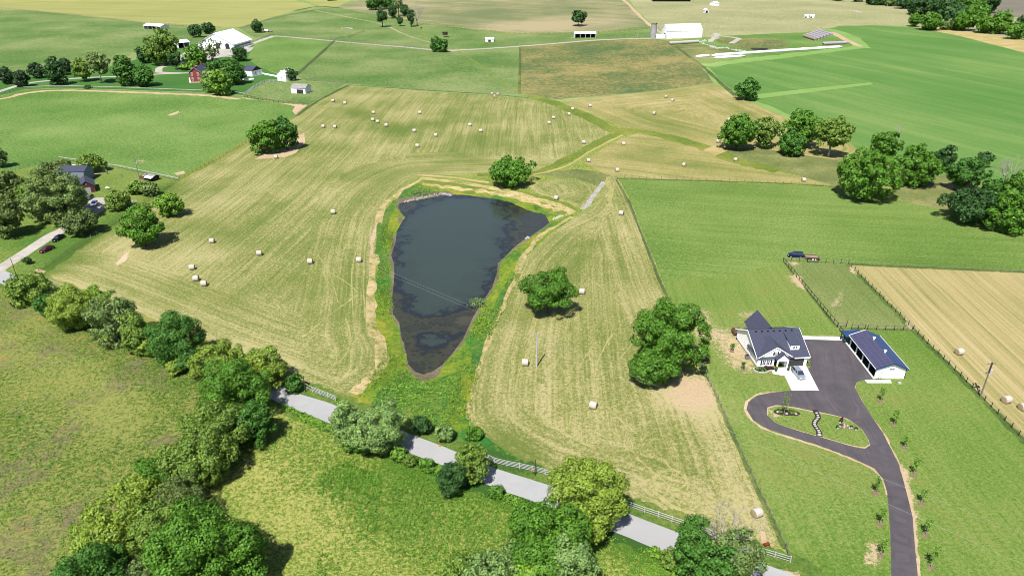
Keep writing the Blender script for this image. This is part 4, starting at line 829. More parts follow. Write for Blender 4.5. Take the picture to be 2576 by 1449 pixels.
tree(500,1262,1530,230,'green','largest green tree of the foreground',.02,group=G_GROVE,ls=.36)
tree(604,1300,1500,130,'green','green tree at the right side of the largest foreground tree',.02,group=G_GROVE,ls=.36)
tree(240,1362,1560,190,'deep','dark blue green tree at the bottom left of the grove',.02,group=G_GROVE,ls=.36)
tree(370,1405,1540,150,'grey','pale olive tree between two big ones at the bottom edge',.02,group=G_GROVE,ls=.36)
# trees right of the grove along the road
tree(872,1008,1138,86,'silver','greyish light tree at the left of the roadside pair',.03,group=G_HEDGE,ls=.37,holes=.15)
tree(952,1014,1160,120,'silver','dappled light green tree at the right of the roadside pair',.02,group=G_HEDGE,ls=.37)
tree(905,1085,1146,90,'green','low bright green tree at the foot of the roadside pair',0,group=G_HEDGE,ls=.36,name='bush',cat='bush')
tree(1062,1044,1099,48,'dark','dark round bush between the road and the wet meadow',.0,'egg',group=G_HEDGE,name='bush',cat='bush')
tree(1120,1067,1116,50,'silver','pale green bush right of the dark round bush',.0,group=G_HEDGE,name='bush',cat='bush')
tree(1195,1071,1109,42,'green','green bush between the wet meadow and the hay field',.0,group=G_HEDGE,name='bush',cat='bush')
tree(1136,1158,1252,88,'dark','dense dark evergreen bush beside the road',.0,'egg',group=G_HEDGE,ls=.36,name='bush',cat='bush')
tree(1184,1108,1232,84,'olive','upright feathery tree at the road beside the dark evergreen',.06,group=G_HEDGE,ls=.38,holes=.18)
tree(1075,1150,1188,34,'green','small bush on the near side of the road',.0,group=G_HEDGE,name='bush',cat='bush')
tree(1004,1128,1164,40,'lime','low bright bush on the near side of the road under the pair',.0,group=G_HEDGE,name='bush',cat='bush')
tree(1482,1148,1372,190,'yellow','large bright yellow green tree overhanging the road',.02,group=G_HEDGE,ls=.36)
tree(1345,1253,1420,130,'green','bright green tree left of a dense group below the yellow tree',.02,group=G_HEDGE,ls=.36)
tree(1400,1270,1500,190,'green','wide dense green tree below the large yellow one',.02,group=G_HEDGE,ls=.36)
tree(1440,1335,1520,130,'silver','light green tree at the right of the dense group',.02,group=G_HEDGE,ls=.36)
tree(1250,1390,1540,170,'silver','pale green tree at the bottom edge left of the dense group',.02,group=G_HEDGE,ls=.36)
tree(1160,1395,1500,110,'olive','olive bush at the bottom edge in the grazed meadow',.02,group=G_HEDGE,ls=.36)
tree(1330,1420,1560,110,'lime','lime green bush cut by the bottom edge below the dense group',.02,group=G_HEDGE,ls=.36)
tree(1742,1294,1470,96,'deep','dark green tree at the left of the group by the lower road',.02,group=G_HEDGE,ls=.36)
tree(1850,1318,1500,130,'grey','grey green tree at the right of the group by the lower road',.02,group=G_HEDGE,ls=.36,holes=.15)
tree(1800,1380,1540,120,'deep','dark low tree at the bottom edge under the dead branches',.02,group=G_HEDGE,ls=.36)
tree(1820,1306,1470,130,'brown','tree with bare white dead branches above brownish leaves',.02,group=G_HEDGE,ls=.36,dead='part',name='dead_tree')
for cx, vt, vb, w, k, lb in ((1650,1372,1398,34,'lime','low bright hedge shrub beside the lower road'),(1250,1218,1248,40,'green','low hedge shrub at the near road edge right of the feathery tree'),(1030,1142,1172,30,'olive','little hedge shrub between road and meadow near the roadside pair'),(1570,1262,1290,28,'deep','small dark shrub at the fence right of the large yellow tree'),
        (1122,1370-300,1100,30,'olive','tiny olive shrub beside the pale green bush'),(1690,1380,1425,50,'olive','shrub at the foot of the dark green tree by the lower road')):
    tree(cx, vt, vb, w, k, lb, 0, push=0, name='shrub', cat='shrub', ls=.34)
# reeds in the pond
def reeds(px, n, r, label):
    x, y = P(*px); rng = np.random.default_rng(n); c = rng.normal(size=(n, 3)) * [r * .5, r * .4, 0]; c[:, 2] = rng.uniform(.2, 1.5, n)
    me = quads('reeds', c, rng.normal(size=(n, 3)) * [1, 1, .12], rng.uniform(.3, .6, n), leafmat('leaf_reed', S(130,158,106,LK)), rng, asp=2.2)
    o = link('reeds', me, None, (x, y, WZ)); tag(o, label, 'reeds')
reeds((1200,768), 300, 2.4, 'clump of tall green reeds at the right shore of the pond')
reeds((1060,486), 500, 4.2, 'clump of blue green reeds at the far left shore of the pond')
# saplings with mulch rings
MUL = vary('mulch', S(150,122,108), amt=.4, scale=6, rough=1)
def sapling(px, vt, label, kind='lime', mulch=True, w=.75, group='young trees planted along the new drive'):
    global TREES; TREES += 1; x, y = P(*px); z = gz(x, y); h = max(1.2, height_at(x, y, vt) - z); rnd = random.Random(TREES); rng = np.random.default_rng(TREES)
    e = empty('sapling', (x, y, z), rnd.uniform(0, 6), label, 'young tree', group)
    m = MB(); limbs(m, (0, 0, 0), (0.05, 0, h * .92), .05, .02, rnd, 4, .01, 5)
    tips = []
    for k in range(7):
        a = k * 2.4; b = h * (.4 + .07 * k); q = (math.cos(a) * w * .55, math.sin(a) * w * .55, b + .45); limbs(m, (0, 0, b), q, .02, .01, rnd, 2, .05, 3); tips.append(q)
    m.build('trunk', BARKP, e)
    n = 190; t = np.array(tips)[rng.integers(0, 7, n)]; c = t * rng.uniform(.3, 1.1, (n, 1)) * [1, 1, 0] + [0, 0, 1] * t * rng.uniform(.92, 1.12, (n, 1)) + rng.normal(size=(n, 3)) * [.16, .16, .2]
    c[:, 2] = np.clip(c[:, 2], h * .3, h)
    link('crown', quads('crown', c, rng.normal(size=(n, 3)) + [0, 0, .5], rng.uniform(.14, .34, n), LEAF[kind], rng), e)
    if mulch:
        r = MB(); nn = 14; rr = [.62 * rnd.uniform(.85, 1.1) for _ in range(nn)]
        r.solid([(math.cos(2*math.pi*i/nn) * rr[i], math.sin(2*math.pi*i/nn) * rr[i], -.05) for i in range(nn)], [(math.cos(2*math.pi*i/nn) * rr[i] * .8, math.sin(2*math.pi*i/nn) * rr[i] * .8, .09) for i in range(nn)])
        r.build('mulch_ring', MUL, e)
for i, (px, vt, lb) in enumerate([((2214,1011),976,'first'),((2248,1069),1034,'second'),((2275,1126),1098,'third'),((2298,1194),1152,'fourth'),((2317,1266),1230,'fifth'),((2328,1345),1304,'sixth'),((2341,1427),1374,'seventh')]):
    sapling(px, vt, 'young tree right of the black drive, %s from the blue roofed garage' % lb)
for px, vt, lb in (((2202,1241),1200,'uppermost of three left of the black drive'),((2213,1318),1280,'middle one of three left of the black drive'),((2215,1396),1358,'lowest of three left of the black drive')):
    sapling(px, vt, 'young tree with mulch ring, %s' % lb)
sapling((1971,1046), 992, 'slender young tree standing in the oval flower bed of the drive island', 'olive', False, .9, 'young trees on the house lawn')
sapling((1868,931), 912, 'small sapling on the bare lawn left of the white house, nearer one', 'green', True, .6, 'young trees on the house lawn')
sapling((1841,884), 866, 'small sapling on the bare lawn left of the white house, farther one', 'green', True, .6, 'young trees on the house lawn')
# rough growth: countless weeds, built as stuff
def weeds(name, label, polys, n, size, kinds, hgt=.45, seed=1, skip=()):
    rng = np.random.default_rng(seed); per = n // len(polys)
    allc = []
    for pl in polys:
        w = np.array([P(*q) for q in pl]); lo = w.min(axis=0); hi = w.max(axis=0); k = 0; acc = []
        for _ in range(12):
            q = rng.uniform(size=(per * 2, 2)) * (hi - lo) + lo
            f = (np.sin(q[:, 0] * .31 + seed) * np.cos(q[:, 1] * .27) + np.sin(q[:, 0] * .11 + q[:, 1] * .17) + rng.normal(size=len(q)) * .6)
            q = q[inside(q[:, 0], q[:, 1], w) & (f > .1)]
            if len(q): acc.append(q)
            k += len(q)
            if k > per: break
        allc.append(np.vstack(acc)[:per])
    q = np.vstack(allc); z = hf(q[:, 0], q[:, 1]); m = 3
    c = np.repeat(np.column_stack([q, z]), m, axis=0) + rng.normal(size=(len(q) * m, 3)) * [size * .5, size * .5, 0]; c[:, 2] += rng.uniform(.05, hgt, len(c))
    me = quads(name, c, rng.normal(size=(len(c), 3)) * .7 + [0, 0, .9], size * rng.uniform(.5, 1.2, len(c)), LEAF[kinds], rng)
    tag(link(name, me), label, 'weeds', kind='stuff')
weeds('meadow_weeds', 'dark green weed clumps scattered over the grazed meadow below the road', [[(1000,1190),(1100,1200),(1350,1290),(1400,1449),(1000,1449),(950,1300)],[(860,1160),(960,1200),(950,1449),(800,1449),(800,1200)]], 2600, .34, 'green', .35, 2)
weeds('pale_weeds', 'pale yellow green tufts over the meadows in the foreground', [[(-20,790),(280,900),(470,960),(450,1060),(300,1200),(150,1449),(-20,1449)],[(640,1060),(800,1080),(1350,1290),(1400,1449),(700,1449),(620,1200)],[(1480,1370),(1600,1370),(1700,1420),(1700,1500),(1480,1500)]], 9000, .24, 'lime', .28, 3)
weeds('dark_tufts', 'small dark green tufts dotted through the rough meadows', [[(-20,790),(280,900),(470,960),(450,1060),(300,1200),(150,1449),(-20,1449)],[(640,1060),(800,1080),(1350,1290),(1400,1449),(700,1449),(620,1200)]], 4200, .26, 'green', .3, 5)
weeds('bank_plants', 'lush green water plants on the banks of the pond', [[(960,560),(990,560),(980,700),(1000,850),(1030,940),(960,1010),(900,1000),(965,900),(950,760),(952,640)],[(1290,690),(1310,690),(1230,860),(1190,1000),(1180,1060),(1120,1070),(1150,930),(1200,800)]], 3400, .34, 'marsh', .3, 4)
weeds('marsh_plants', 'dark green rushes in the wet meadow below the pond', [[(1000,930),(1080,965),(1160,940),(1160,1040),(1090,1075),(990,1055),(930,1015)]], 1100, .4, 'lime', .4, 6)
weeds('roadside_weeds', 'dense green weeds along the near edge of the road', [[(700,1012),(760,1040),(1000,1150),(1000,1165),(760,1060)],[(1230,1232),(1400,1290),(1560,1358),(1690,1404),(1690,1425),(1400,1310),(1230,1250)],[(1000,1140),(1120,1180),(1120,1196),(1000,1160)]], 2600, .38, 'lime', .6, 8)
def C2(x0, y0, sc, x, y): return ((x0 + x / sc) / 1.1646, (y0 + y / sc) / 1.1646)
# ================================================================== buildings
WHITE = vary('white_siding', (.80,.81,.82,1), amt=.05, scale=.5, rough=.6)
WHITEB = vary('white_boards', (.60,.60,.60,1), amt=.14, scale=1.4, stretch=(1.6,1.6,.06), rough=.75)
SHING = vary('dark_shingles', S(78,82,104,2.2), amt=.22, scale=4, rough=.9, bump=.3)
BLUEM = vary('blue_metal', S(62,92,150,2.2), amt=.08, scale=.4, rough=.38, metal=.2)
WROOF = vary('white_metal_roof', (.72,.73,.74,1), amt=.05, scale=.15, rough=.5)
BLACK = vary('black_paint', (.012,.012,.014,1), amt=.2, rough=.5)
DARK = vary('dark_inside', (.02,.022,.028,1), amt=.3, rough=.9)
GLASS = vary('window_glass', (.03,.04,.05,1), amt=.1, rough=.08, spec=.6)
CONC = vary('concrete_light', (.55,.55,.55,1), amt=.08, scale=1.5)
BRICK = vary('red_brick', S(176,74,72), amt=.15, scale=2.5)
BRICKD = vary('dark_red_brick', S(110,62,58), amt=.2, scale=2.5)
GWOOD = vary('weathered_wood', S(150,142,132), amt=.25, scale=2, stretch=(1,1,.3))
DWOOD = vary('dark_wood', S(70,62,56), amt=.3, scale=2)
BWOOD = vary('brown_wood', S(128,96,80), amt=.25, scale=2)
GSID = vary('grey_siding', S(148,164,184), amt=.06, scale=1, stretch=(.3,.3,6))
GMET = vary('grey_metal_roof', S(178,174,172), amt=.22, scale=.7, rough=.6)
SILO = vary('silo_concrete', S(204,202,204), amt=.12, scale=.8, stretch=(1,1,3))
STONEM = vary('pale_stone', S(216,212,206), amt=.12, scale=5)
SOIL = vary('dark_mulch', S(70,58,54), amt=.4, scale=5)
GALV = vary('galvanised_steel', S(176,180,184), amt=.08, rough=.4, metal=.5)
def panelmat():
    m, nt, N, L, b = newmat('dark_panelled_roof'); tc = N.new('ShaderNodeTexCoord'); br = N.new('ShaderNodeTexBrick')
    br.inputs['Scale'].default_value = 1; br.offset = 0; br.inputs['Brick Width'].default_value = 1.0; br.inputs['Row Height'].default_value = 1.15; br.inputs['Mortar Size'].default_value = .035
    br.inputs['Color1'].default_value = S(80,80,112,2.2); br.inputs['Color2'].default_value = S(88,86,118,2.2); br.inputs['Mortar'].default_value = S(112,112,140,2.2)
    L.new(tc.outputs['Object'], br.inputs['Vector']); L.new(br.outputs[0], b.inputs['Base Color']); b.inputs['Roughness'].default_value = .45; return m
PANEL = panelmat()
def frame_at(pl, pr, name, label, cat, dx=None):
    """an Empty whose x axis runs along the front, from two surveyed ground corners"""
    a = P(*pl); b = P(*pr); rz = math.atan2(b[1] - a[1], b[0] - a[0]); w = math.hypot(b[0] - a[0], b[1] - a[1])
    return empty(name, (a[0], a[1], gz(*a)), rz, label, cat), w
def gable(e, x0, x1, y0, y1, he, hr, axis, wall, roof, ov=.35, z0=-.6, th=.12, rp=None, names=('wall', 'roof'), walls=True, roof2=None):
    w = MB(); xm, ym = (x0 + x1) / 2, (y0 + y1) / 2
    if walls:
        if axis == 'y':
            for y, s in ((y0, 1), (y1, -1)): w.poly([(x0,y,z0),(x1,y,z0),(x1,y,he),(xm,y,hr),(x0,y,he)][::s])
            w.poly([(x0,y1,z0),(x0,y0,z0),(x0,y0,he),(x0,y1,he)]); w.poly([(x1,y0,z0),(x1,y1,z0),(x1,y1,he),(x1,y0,he)])
        else:
            for x, s in ((x1, 1), (x0, -1)): w.poly([(x,y0,z0),(x,y1,z0),(x,y1,he),(x,ym,hr),(x,y0,he)][::s])
            w.poly([(x0,y0,z0),(x1,y0,z0),(x1,y0,he),(x0,y0,he)]); w.poly([(x1,y1,z0),(x0,y1,z0),(x0,y1,he),(x1,y1,he)])
        w.build(names[0], wall, e)
    r = MB(); r2 = r
    if roof2: r2 = MB()
    if axis == 'y':
        sl = (hr - he) / (xm - x0); a, b = y0 - ov, y1 + ov
        xa, za = x0 - ov, he - sl * ov + .03
        r.solid([(xa,a,za),(xm,a,hr+.03),(xm,b,hr+.03),(xa,b,za)], [(xa,a,za+th),(xm,a,hr+.03+th),(xm,b,hr+.03+th),(xa,b,za+th)])
        xb = x1 + ov
        r2.solid([(xm+.002,a,hr+.032),(xb,a,za),(xb,b,za),(xm+.002,b,hr+.032)], [(xm+.002,a,hr+.032+th),(xb,a,za+th),(xb,b,za+th),(xm+.002,b,hr+.032+th)])
    else:
        sl = (hr - he) / (ym - y0); a, b = x0 - ov, x1 + ov
        ya, za = y0 - ov, he - sl * ov + .03; yb = y1 + ov
        r.solid([(a,ya,za),(b,ya,za),(b,ym,hr+.03),(a,ym,hr+.03)], [(a,ya,za+th),(b,ya,za+th),(b,ym,hr+.03+th),(a,ym,hr+.03+th)])
        r2.solid([(a,ym+.002,hr+.032),(b,ym+.002,hr+.032),(b,yb,za),(a,yb,za)], [(a,ym+.002,hr+.032+th),(b,ym+.002,hr+.032+th),(b,yb,za+th),(a,yb,za+th)])
    ro = r.build(names[1], roof, e)
    if roof2: tag(ro, roof2[1]); tag(r2.build(names[1], roof2[0], e), roof2[2])
    return ro
def window(e, x, y, z, w, h, face='y', mull=True, shutters=False, fr=None, d=-1):
    """window on a wall facing -y ('y') or -x ('x'); the pane and shutters are its own pieces"""
    f = MB(); p = MB(); t = .07; fm = fr or WHITE
    def bx(m, a0, a1, z0, z1, p0, p1):
        lo, hi = min(d * p0, d * p1), max(d * p0, d * p1)
        if face == 'y': m.box(a0, a1, y + lo, y + hi, z0, z1)
        else: m.box(x + lo, x + hi, a0, a1, z0, z1)
    c = x if face == 'y' else y
    a0, a1 = c - w / 2, c + w / 2
    bx(f, a0 - t, a0, z - t, z + h + t, .004, .07); bx(f, a1, a1 + t, z - t, z + h + t, .004, .07); bx(f, a0, a1, z + h, z + h + t, .004, .07); bx(f, a0, a1, z - t, z, .004, .09)
    if mull:
        bx(f, c - .03, c + .03, z, z + h, .032, .055); bx(f, a0, c - .03, z + h * .5 - .03, z + h * .5 + .03, .032, .055); bx(f, c + .03, a1, z + h * .5 - .03, z + h * .5 + .03, .032, .055)
    o = f.build('window', fm, e); bx(p, a0, a1, z, z + h, .006, .03); p.build('pane', GLASS, o)
    if shutters:
        for a in (a0 - t - .38, a1 + t + .02):
            s = MB(); bx(s, a, a + .36, z - .05, z + h + .05, .004, .05); s.build('shutter', BLACK, o)
    return o
# ---- white farmhouse
def farmhouse():
    e, w = frame_at((1903.4,924.8), (2025,919.2), 'farmhouse', 'white modern farmhouse with dark shingle roof beside the black asphalt drive', 'house')
    wl_ = MB(); W_, D = 11.8, 13.4; he, hr, yr = 2.7, 6.0, 7.0
    wl_.box(0, W_, 1.5, D, -.5, he - .01); wl_.box(0, 3.95, 0, 1.5, -.5, he - .012); wl_.box(6.55, W_, 0, 1.5, -.5, he - .012)
    for x in (.002, W_ - .002): wl_.poly([(x, 0, he - .02), (x, D, he - .02), (x, yr, hr)])
    wl_.poly([(.0, -.004, he - .05), (8.1, -.004, he - .05), (4.05, -.004, 5.25)])
    wl_.build('wall', WHITE, e)
    r = MB(); th = .16
    def slab(pts, m=0): r.solid(pts, [(a, b, c + th) for a, b, c in pts], m)
    sF = (hr - he) / yr; sB = (hr - he) / (D - yr); o = .4
    slab([(-o, -o, he - sF*o), (W_+o, -o, he - sF*o), (W_+o, yr, hr), (-o, yr, hr)]); slab([(-o, yr+.003, hr), (W_+o, yr+.003, hr), (W_+o, D+o, he - sB*o), (-o, D+o, he - sB*o)])
    r.build('roof', SHING, e)
    r = MB(); ax, az = 4.05, 5.32; s2 = (az - he) / 4.05
    slab([(-o, -.2, he - s2*o + .05), (ax, -.2, az), (ax, 6.0, az), (-o, 6.0, he - s2*o + .05)]); slab([(ax+.003, -.2, az), (8.1+o, -.2, he - s2*o+.05), (8.1+o, 2.2, he - s2*o+.05), (ax+.003, 6.0, az)])
    g = r.build('roof', SHING, e); tag(g, 'cross gable roof over the left front')
    r = MB(); s3 = (6.1 - he) / 3.6   # rear wing
    slab([(2.7, D-2, he+.25), (5.6, yr+.5, 6.15), (5.6, 16.4, 6.15), (2.7, 16.4, he+.25)]); slab([(5.604, yr+.5, 6.15), (8.5, D-2, he+.25), (8.5, 16.4, he+.25), (5.604, 16.4, 6.15)])
    tag(r.build('roof', SHING, e), 'roof of the rear wing')
    x = MB(); x.box(3.1, 8.1, D+.01, 16.0, -.5, he); x.poly([(8.1,16.0,he),(3.1,16.0,he),(5.6,16.0,6.0)]); tag(x.build('wall', WHITE, e), 'wall of the rear wing')
    # fascias and eaves trim
    f = MB(); f.bar((-.45,-.22,he-s2*.45+.04), (ax,-.22,az+.03), .05, .2); f.bar((ax,-.22,az+.03), (8.5,-.22,he-s2*.45+.04), .05, .2)
    f.box(8.5, W_+.42, -.47, -.41, he-.36, he-.08)
    for x in (-.43, W_+.43): f.bar((x,-.4,he-.1), (x,yr,hr+.04), .05, .3); f.bar((x,yr,hr+.04), (x,D+.4,he-.1), .05, .3)
    f.build('trim', WHITE, e)
    # porch gable
    r = MB(); px, pa = 5.35, 4.05
    slab([(3.75, -1.5, 2.62), (px, -1.5, pa), (px, 1.6, pa), (3.75, 1.6, 2.62)]); slab([(px+.003, -1.5, pa), (6.95, -1.5, 2.62), (6.95, 1.6, 2.62), (px+.003, 1.6, pa)])
    pr = r.build('porch', SHING, e)
    q = MB(); q.poly([(3.9,-1.4,2.6),(6.8,-1.4,2.6),(px,-1.4,3.95)]); q.box(3.95, 6.75, -1.4, -1.25, 2.35, 2.6); q.build('porch_gable', WHITE, pr)
    for x in (4.05, 6.45):
        c = MB(); c.box(x, x+.26, -1.38, -1.12, -.1, 2.35); c.box(x-.05, x+.31, -1.43, -1.07, -.1, .25); c.build('column', WHITE, pr)
    d = MB(); d.box(4.75, 5.75, 1.42, 1.49, 0, 2.15); dd = d.build('door', BLACK, e); k = MB(); k.box(5.6, 5.66, 1.36, 1.42, 1.0, 1.1); k.build('handle', GALV, dd)
    window(e, 6.15, 1.5, .3, .35, 1.8, mull=False)
    g = MB(); g.box(6.95, 11.1, -.03, .0, -.1, 2.25)
    for k in range(3): g.box(6.98, 11.07, -.05, -.03, .02 + .55 * k + .02, .5 + .55 * k)
    g.build('garage_door', vary('charcoal_door', S(72,72,72), amt=.08), e)
    t = MB(); t.box(6.83, 6.95, -.045, 0, -.1, 2.37); t.box(11.1, 11.22, -.045, 0, -.1, 2.37); t.box(6.95, 11.1, -.045, 0, 2.25, 2.37); t.build('door_frame', WHITE, e)
    for x in (1.55, 2.5): window(e, x, 0, .75, .72, 1.2)
    for x in (.72, 3.08):
        s = MB(); s.box(x, x+.34, -.06, -.003, .7, 2.0); s.build('shutter', BLACK, e)
    window(e, 4.05, -.01, 3.2, .45, .9, shutters=True)
    window(e, 0, 5.2, .9, .55, 1.2, face='x'); window(e, 0, 6.1, .9, .55, 1.2, face='x'); window(e, W_, 5, 1, .9, 1.1, face='x', d=1)
    dm = MB(); dm.box(8.1, 10.2, 1.5, 6.0, 2.9, 4.85); dmo = dm.build('dormer', WHITE, e)
    r = MB(); r.solid([(7.95,1.38,4.82),(10.35,1.38,4.82),(10.35,6.4,5.75),(7.95,6.4,5.75)], [(7.95,1.38,4.94),(10.35,1.38,4.94),(10.35,6.4,5.87),(7.95,6.4,5.87)]); r.build('dormer_roof', SHING, dmo)
    for x in (8.85, 9.45): window(e, x, 1.5, 3.95, .45, .5, mull=False)
    for i in range(7): v = MB(); v.box(1.2 + 1.45 * i, 1.6 + 1.45 * i, yr - .75, yr - .45, hr - .18, hr + .1); v.build('ridge_vent', BLACK, e)
    v = MB(); v.tube([(3.0,4.6,4.6),(3.0,4.6,5.4)], .09); v.build('vent_pipe', BLACK, e); v = MB(); v.tube([(3.6,3.2,4.2),(3.6,3.2,5.3)], .09); v.build('vent_pipe', BLACK, e)
    st = MB(); st.box(-.03, 0, 0, D, -.5, .35); st.box(.05, 3.9, -.03, 0, -.5, .35); st.build('stone_base', vary('grey_stone_base', S(170,170,172), amt=.25, scale=5), e)
    dk = MB(); dk.box(-.3, 1.9, 14.4, 16.4, .55, .68); dk.box(-.3, -.2, 14.4, 16.4, .68, 1.4); dk.box(-.2, 1.9, 16.3, 16.4, .68, 1.4)
    for x, y in ((-.2,14.6),(-.2,16.3),(1.7,16.3)): dk.box(x, x+.1, y-.1, y, -.4, 1.55)
    dk.build('deck', BWOOD, e)
    ac = MB(); ac.box(-1.25, -.35, 3.6, 4.5, 0, .95); ac.box(-1.2, -.4, 3.65, 4.45, .95, .99, 1); a = ac.build('air_conditioner', [GALV, BLACK], None, bevel=.04); a.location = (0,0,0)
    M = Matrix.Translation(e.location) @ Matrix.Rotation(e.rotation_euler[2], 4, 'Z'); a.matrix_world = M; tag(a, 'grey air conditioner box at the left wall of the white farmhouse', 'air conditioner')
    return e, M
FH, FM = farmhouse()
def onframe(M, x, y, z=0): return tuple(M @ Vector((x, y, z)))
def small(name, mb, mats, label, cat, loc, rz=0, group=None, bevel=0, smooth=False, parts=None):
    o = mb.build(name, mats, None, bevel, smooth); o.location = loc; o.rotation_euler = (0, 0, rz); tag(o, label, cat, group); return o
# flower bed along the house
def housebed():
    p = onframe(FM, 0, 0); e = empty('flower_bed', p, FH.rotation_euler[2], 'curved flower bed with white stone edging in front of the white farmhouse', 'flower bed')
    out = [(-.9,-.3),(-1.1,-1.2),(-.4,-2.1),(.8,-2.4),(1.7,-2.1),(2.3,-1.7),(3.9,-1.6),(4.0,-.1),(0,-.1)]
    m = MB(); m.solid([(x,y,-.1) for x,y in out], [(x,y,.07) for x,y in out]); m.build('soil', SOIL, e)
    m = MB(); prev = out[0]
    for q in out[1:7]: m.bar((prev[0],prev[1],.12), (q[0],q[1],.12), .3, .26); prev = q
    m.build('edging', STONEM, e)
    rng = np.random.default_rng(4)
    for i, (x, y, r, k) in enumerate([(.4,-.9,.42,'deep'),(1.3,-1.1,.35,'green'),(2.0,-.7,.5,'plum'),(2.8,-.8,.5,'plum'),(3.4,-.8,.4,'plum'),(-.3,-.9,.35,'silver'),(.6,-1.8,.22,'silver'),(1.6,-1.8,.22,'silver')]):
        c, n, _, g = crown(r, 0, r * 1.5, 50 + i, .14, dens=1.2, lob=.16); o = link('plant', quads('plant', c, n, .15 * g.uniform(.7, 1.2, len(c)), LEAF[k], g), e, (x, y, .05))
housebed()
for i, x in enumerate((3.85, 6.8)):
    e = empty('potted_plant', onframe(FM, x, -1.85), 0, 'potted evergreen %s the farmhouse porch' % ('left of' if i == 0 else 'right of'), 'potted plant')
    m = MB(); m.tube([(0,0,0),(0,0,.4)], [.2,.26], 10); m.build('pot', BLACK, e); c, n, _, g = crown(.28, .35, 1.25, 70 + i, .14, 'egg', 1.3, lob=.16); link('foliage', quads('foliage', c, n, .15 * g.uniform(.7, 1.2, len(c)), LEAF['deep'], g), e)
def bike(loc, rz, label):
    e = empty('bicycle', loc, rz, label, 'bicycle')
    for x in (-.52, .52):
        m = MB(); m.tube([(x + .33 * math.cos(a), 0, .34 + .33 * math.sin(a)) for a in [k * math.pi / 6 for k in range(13)]], .03, 5); m.build('wheel', BLACK, e)
    m = MB()
    for a, b in (((-.52,0,.34),(-.15,0,.8)),((-.15,0,.8),(.35,0,.85)),((.35,0,.85),(0,0,.3)),((0,0,.3),(-.52,0,.34)),((.35,0,.95),(.52,0,.34)),((0,0,.3),(-.18,0,.9))): m.bar(a, b, .04)
    m.build('frame', GALV, e); m = MB(); m.box(-.3,-.05,-.07,.07,.9,.96); m.build('saddle', BLACK, e); m = MB(); m.bar((.33,-.28,1.0),(.33,.28,1.0),.035); m.build('handlebar', BLACK, e)
bike(onframe(FM, 12.3, -.3), FH.rotation_euler[2] + .2, 'bicycle parked at the right corner of the farmhouse garage')
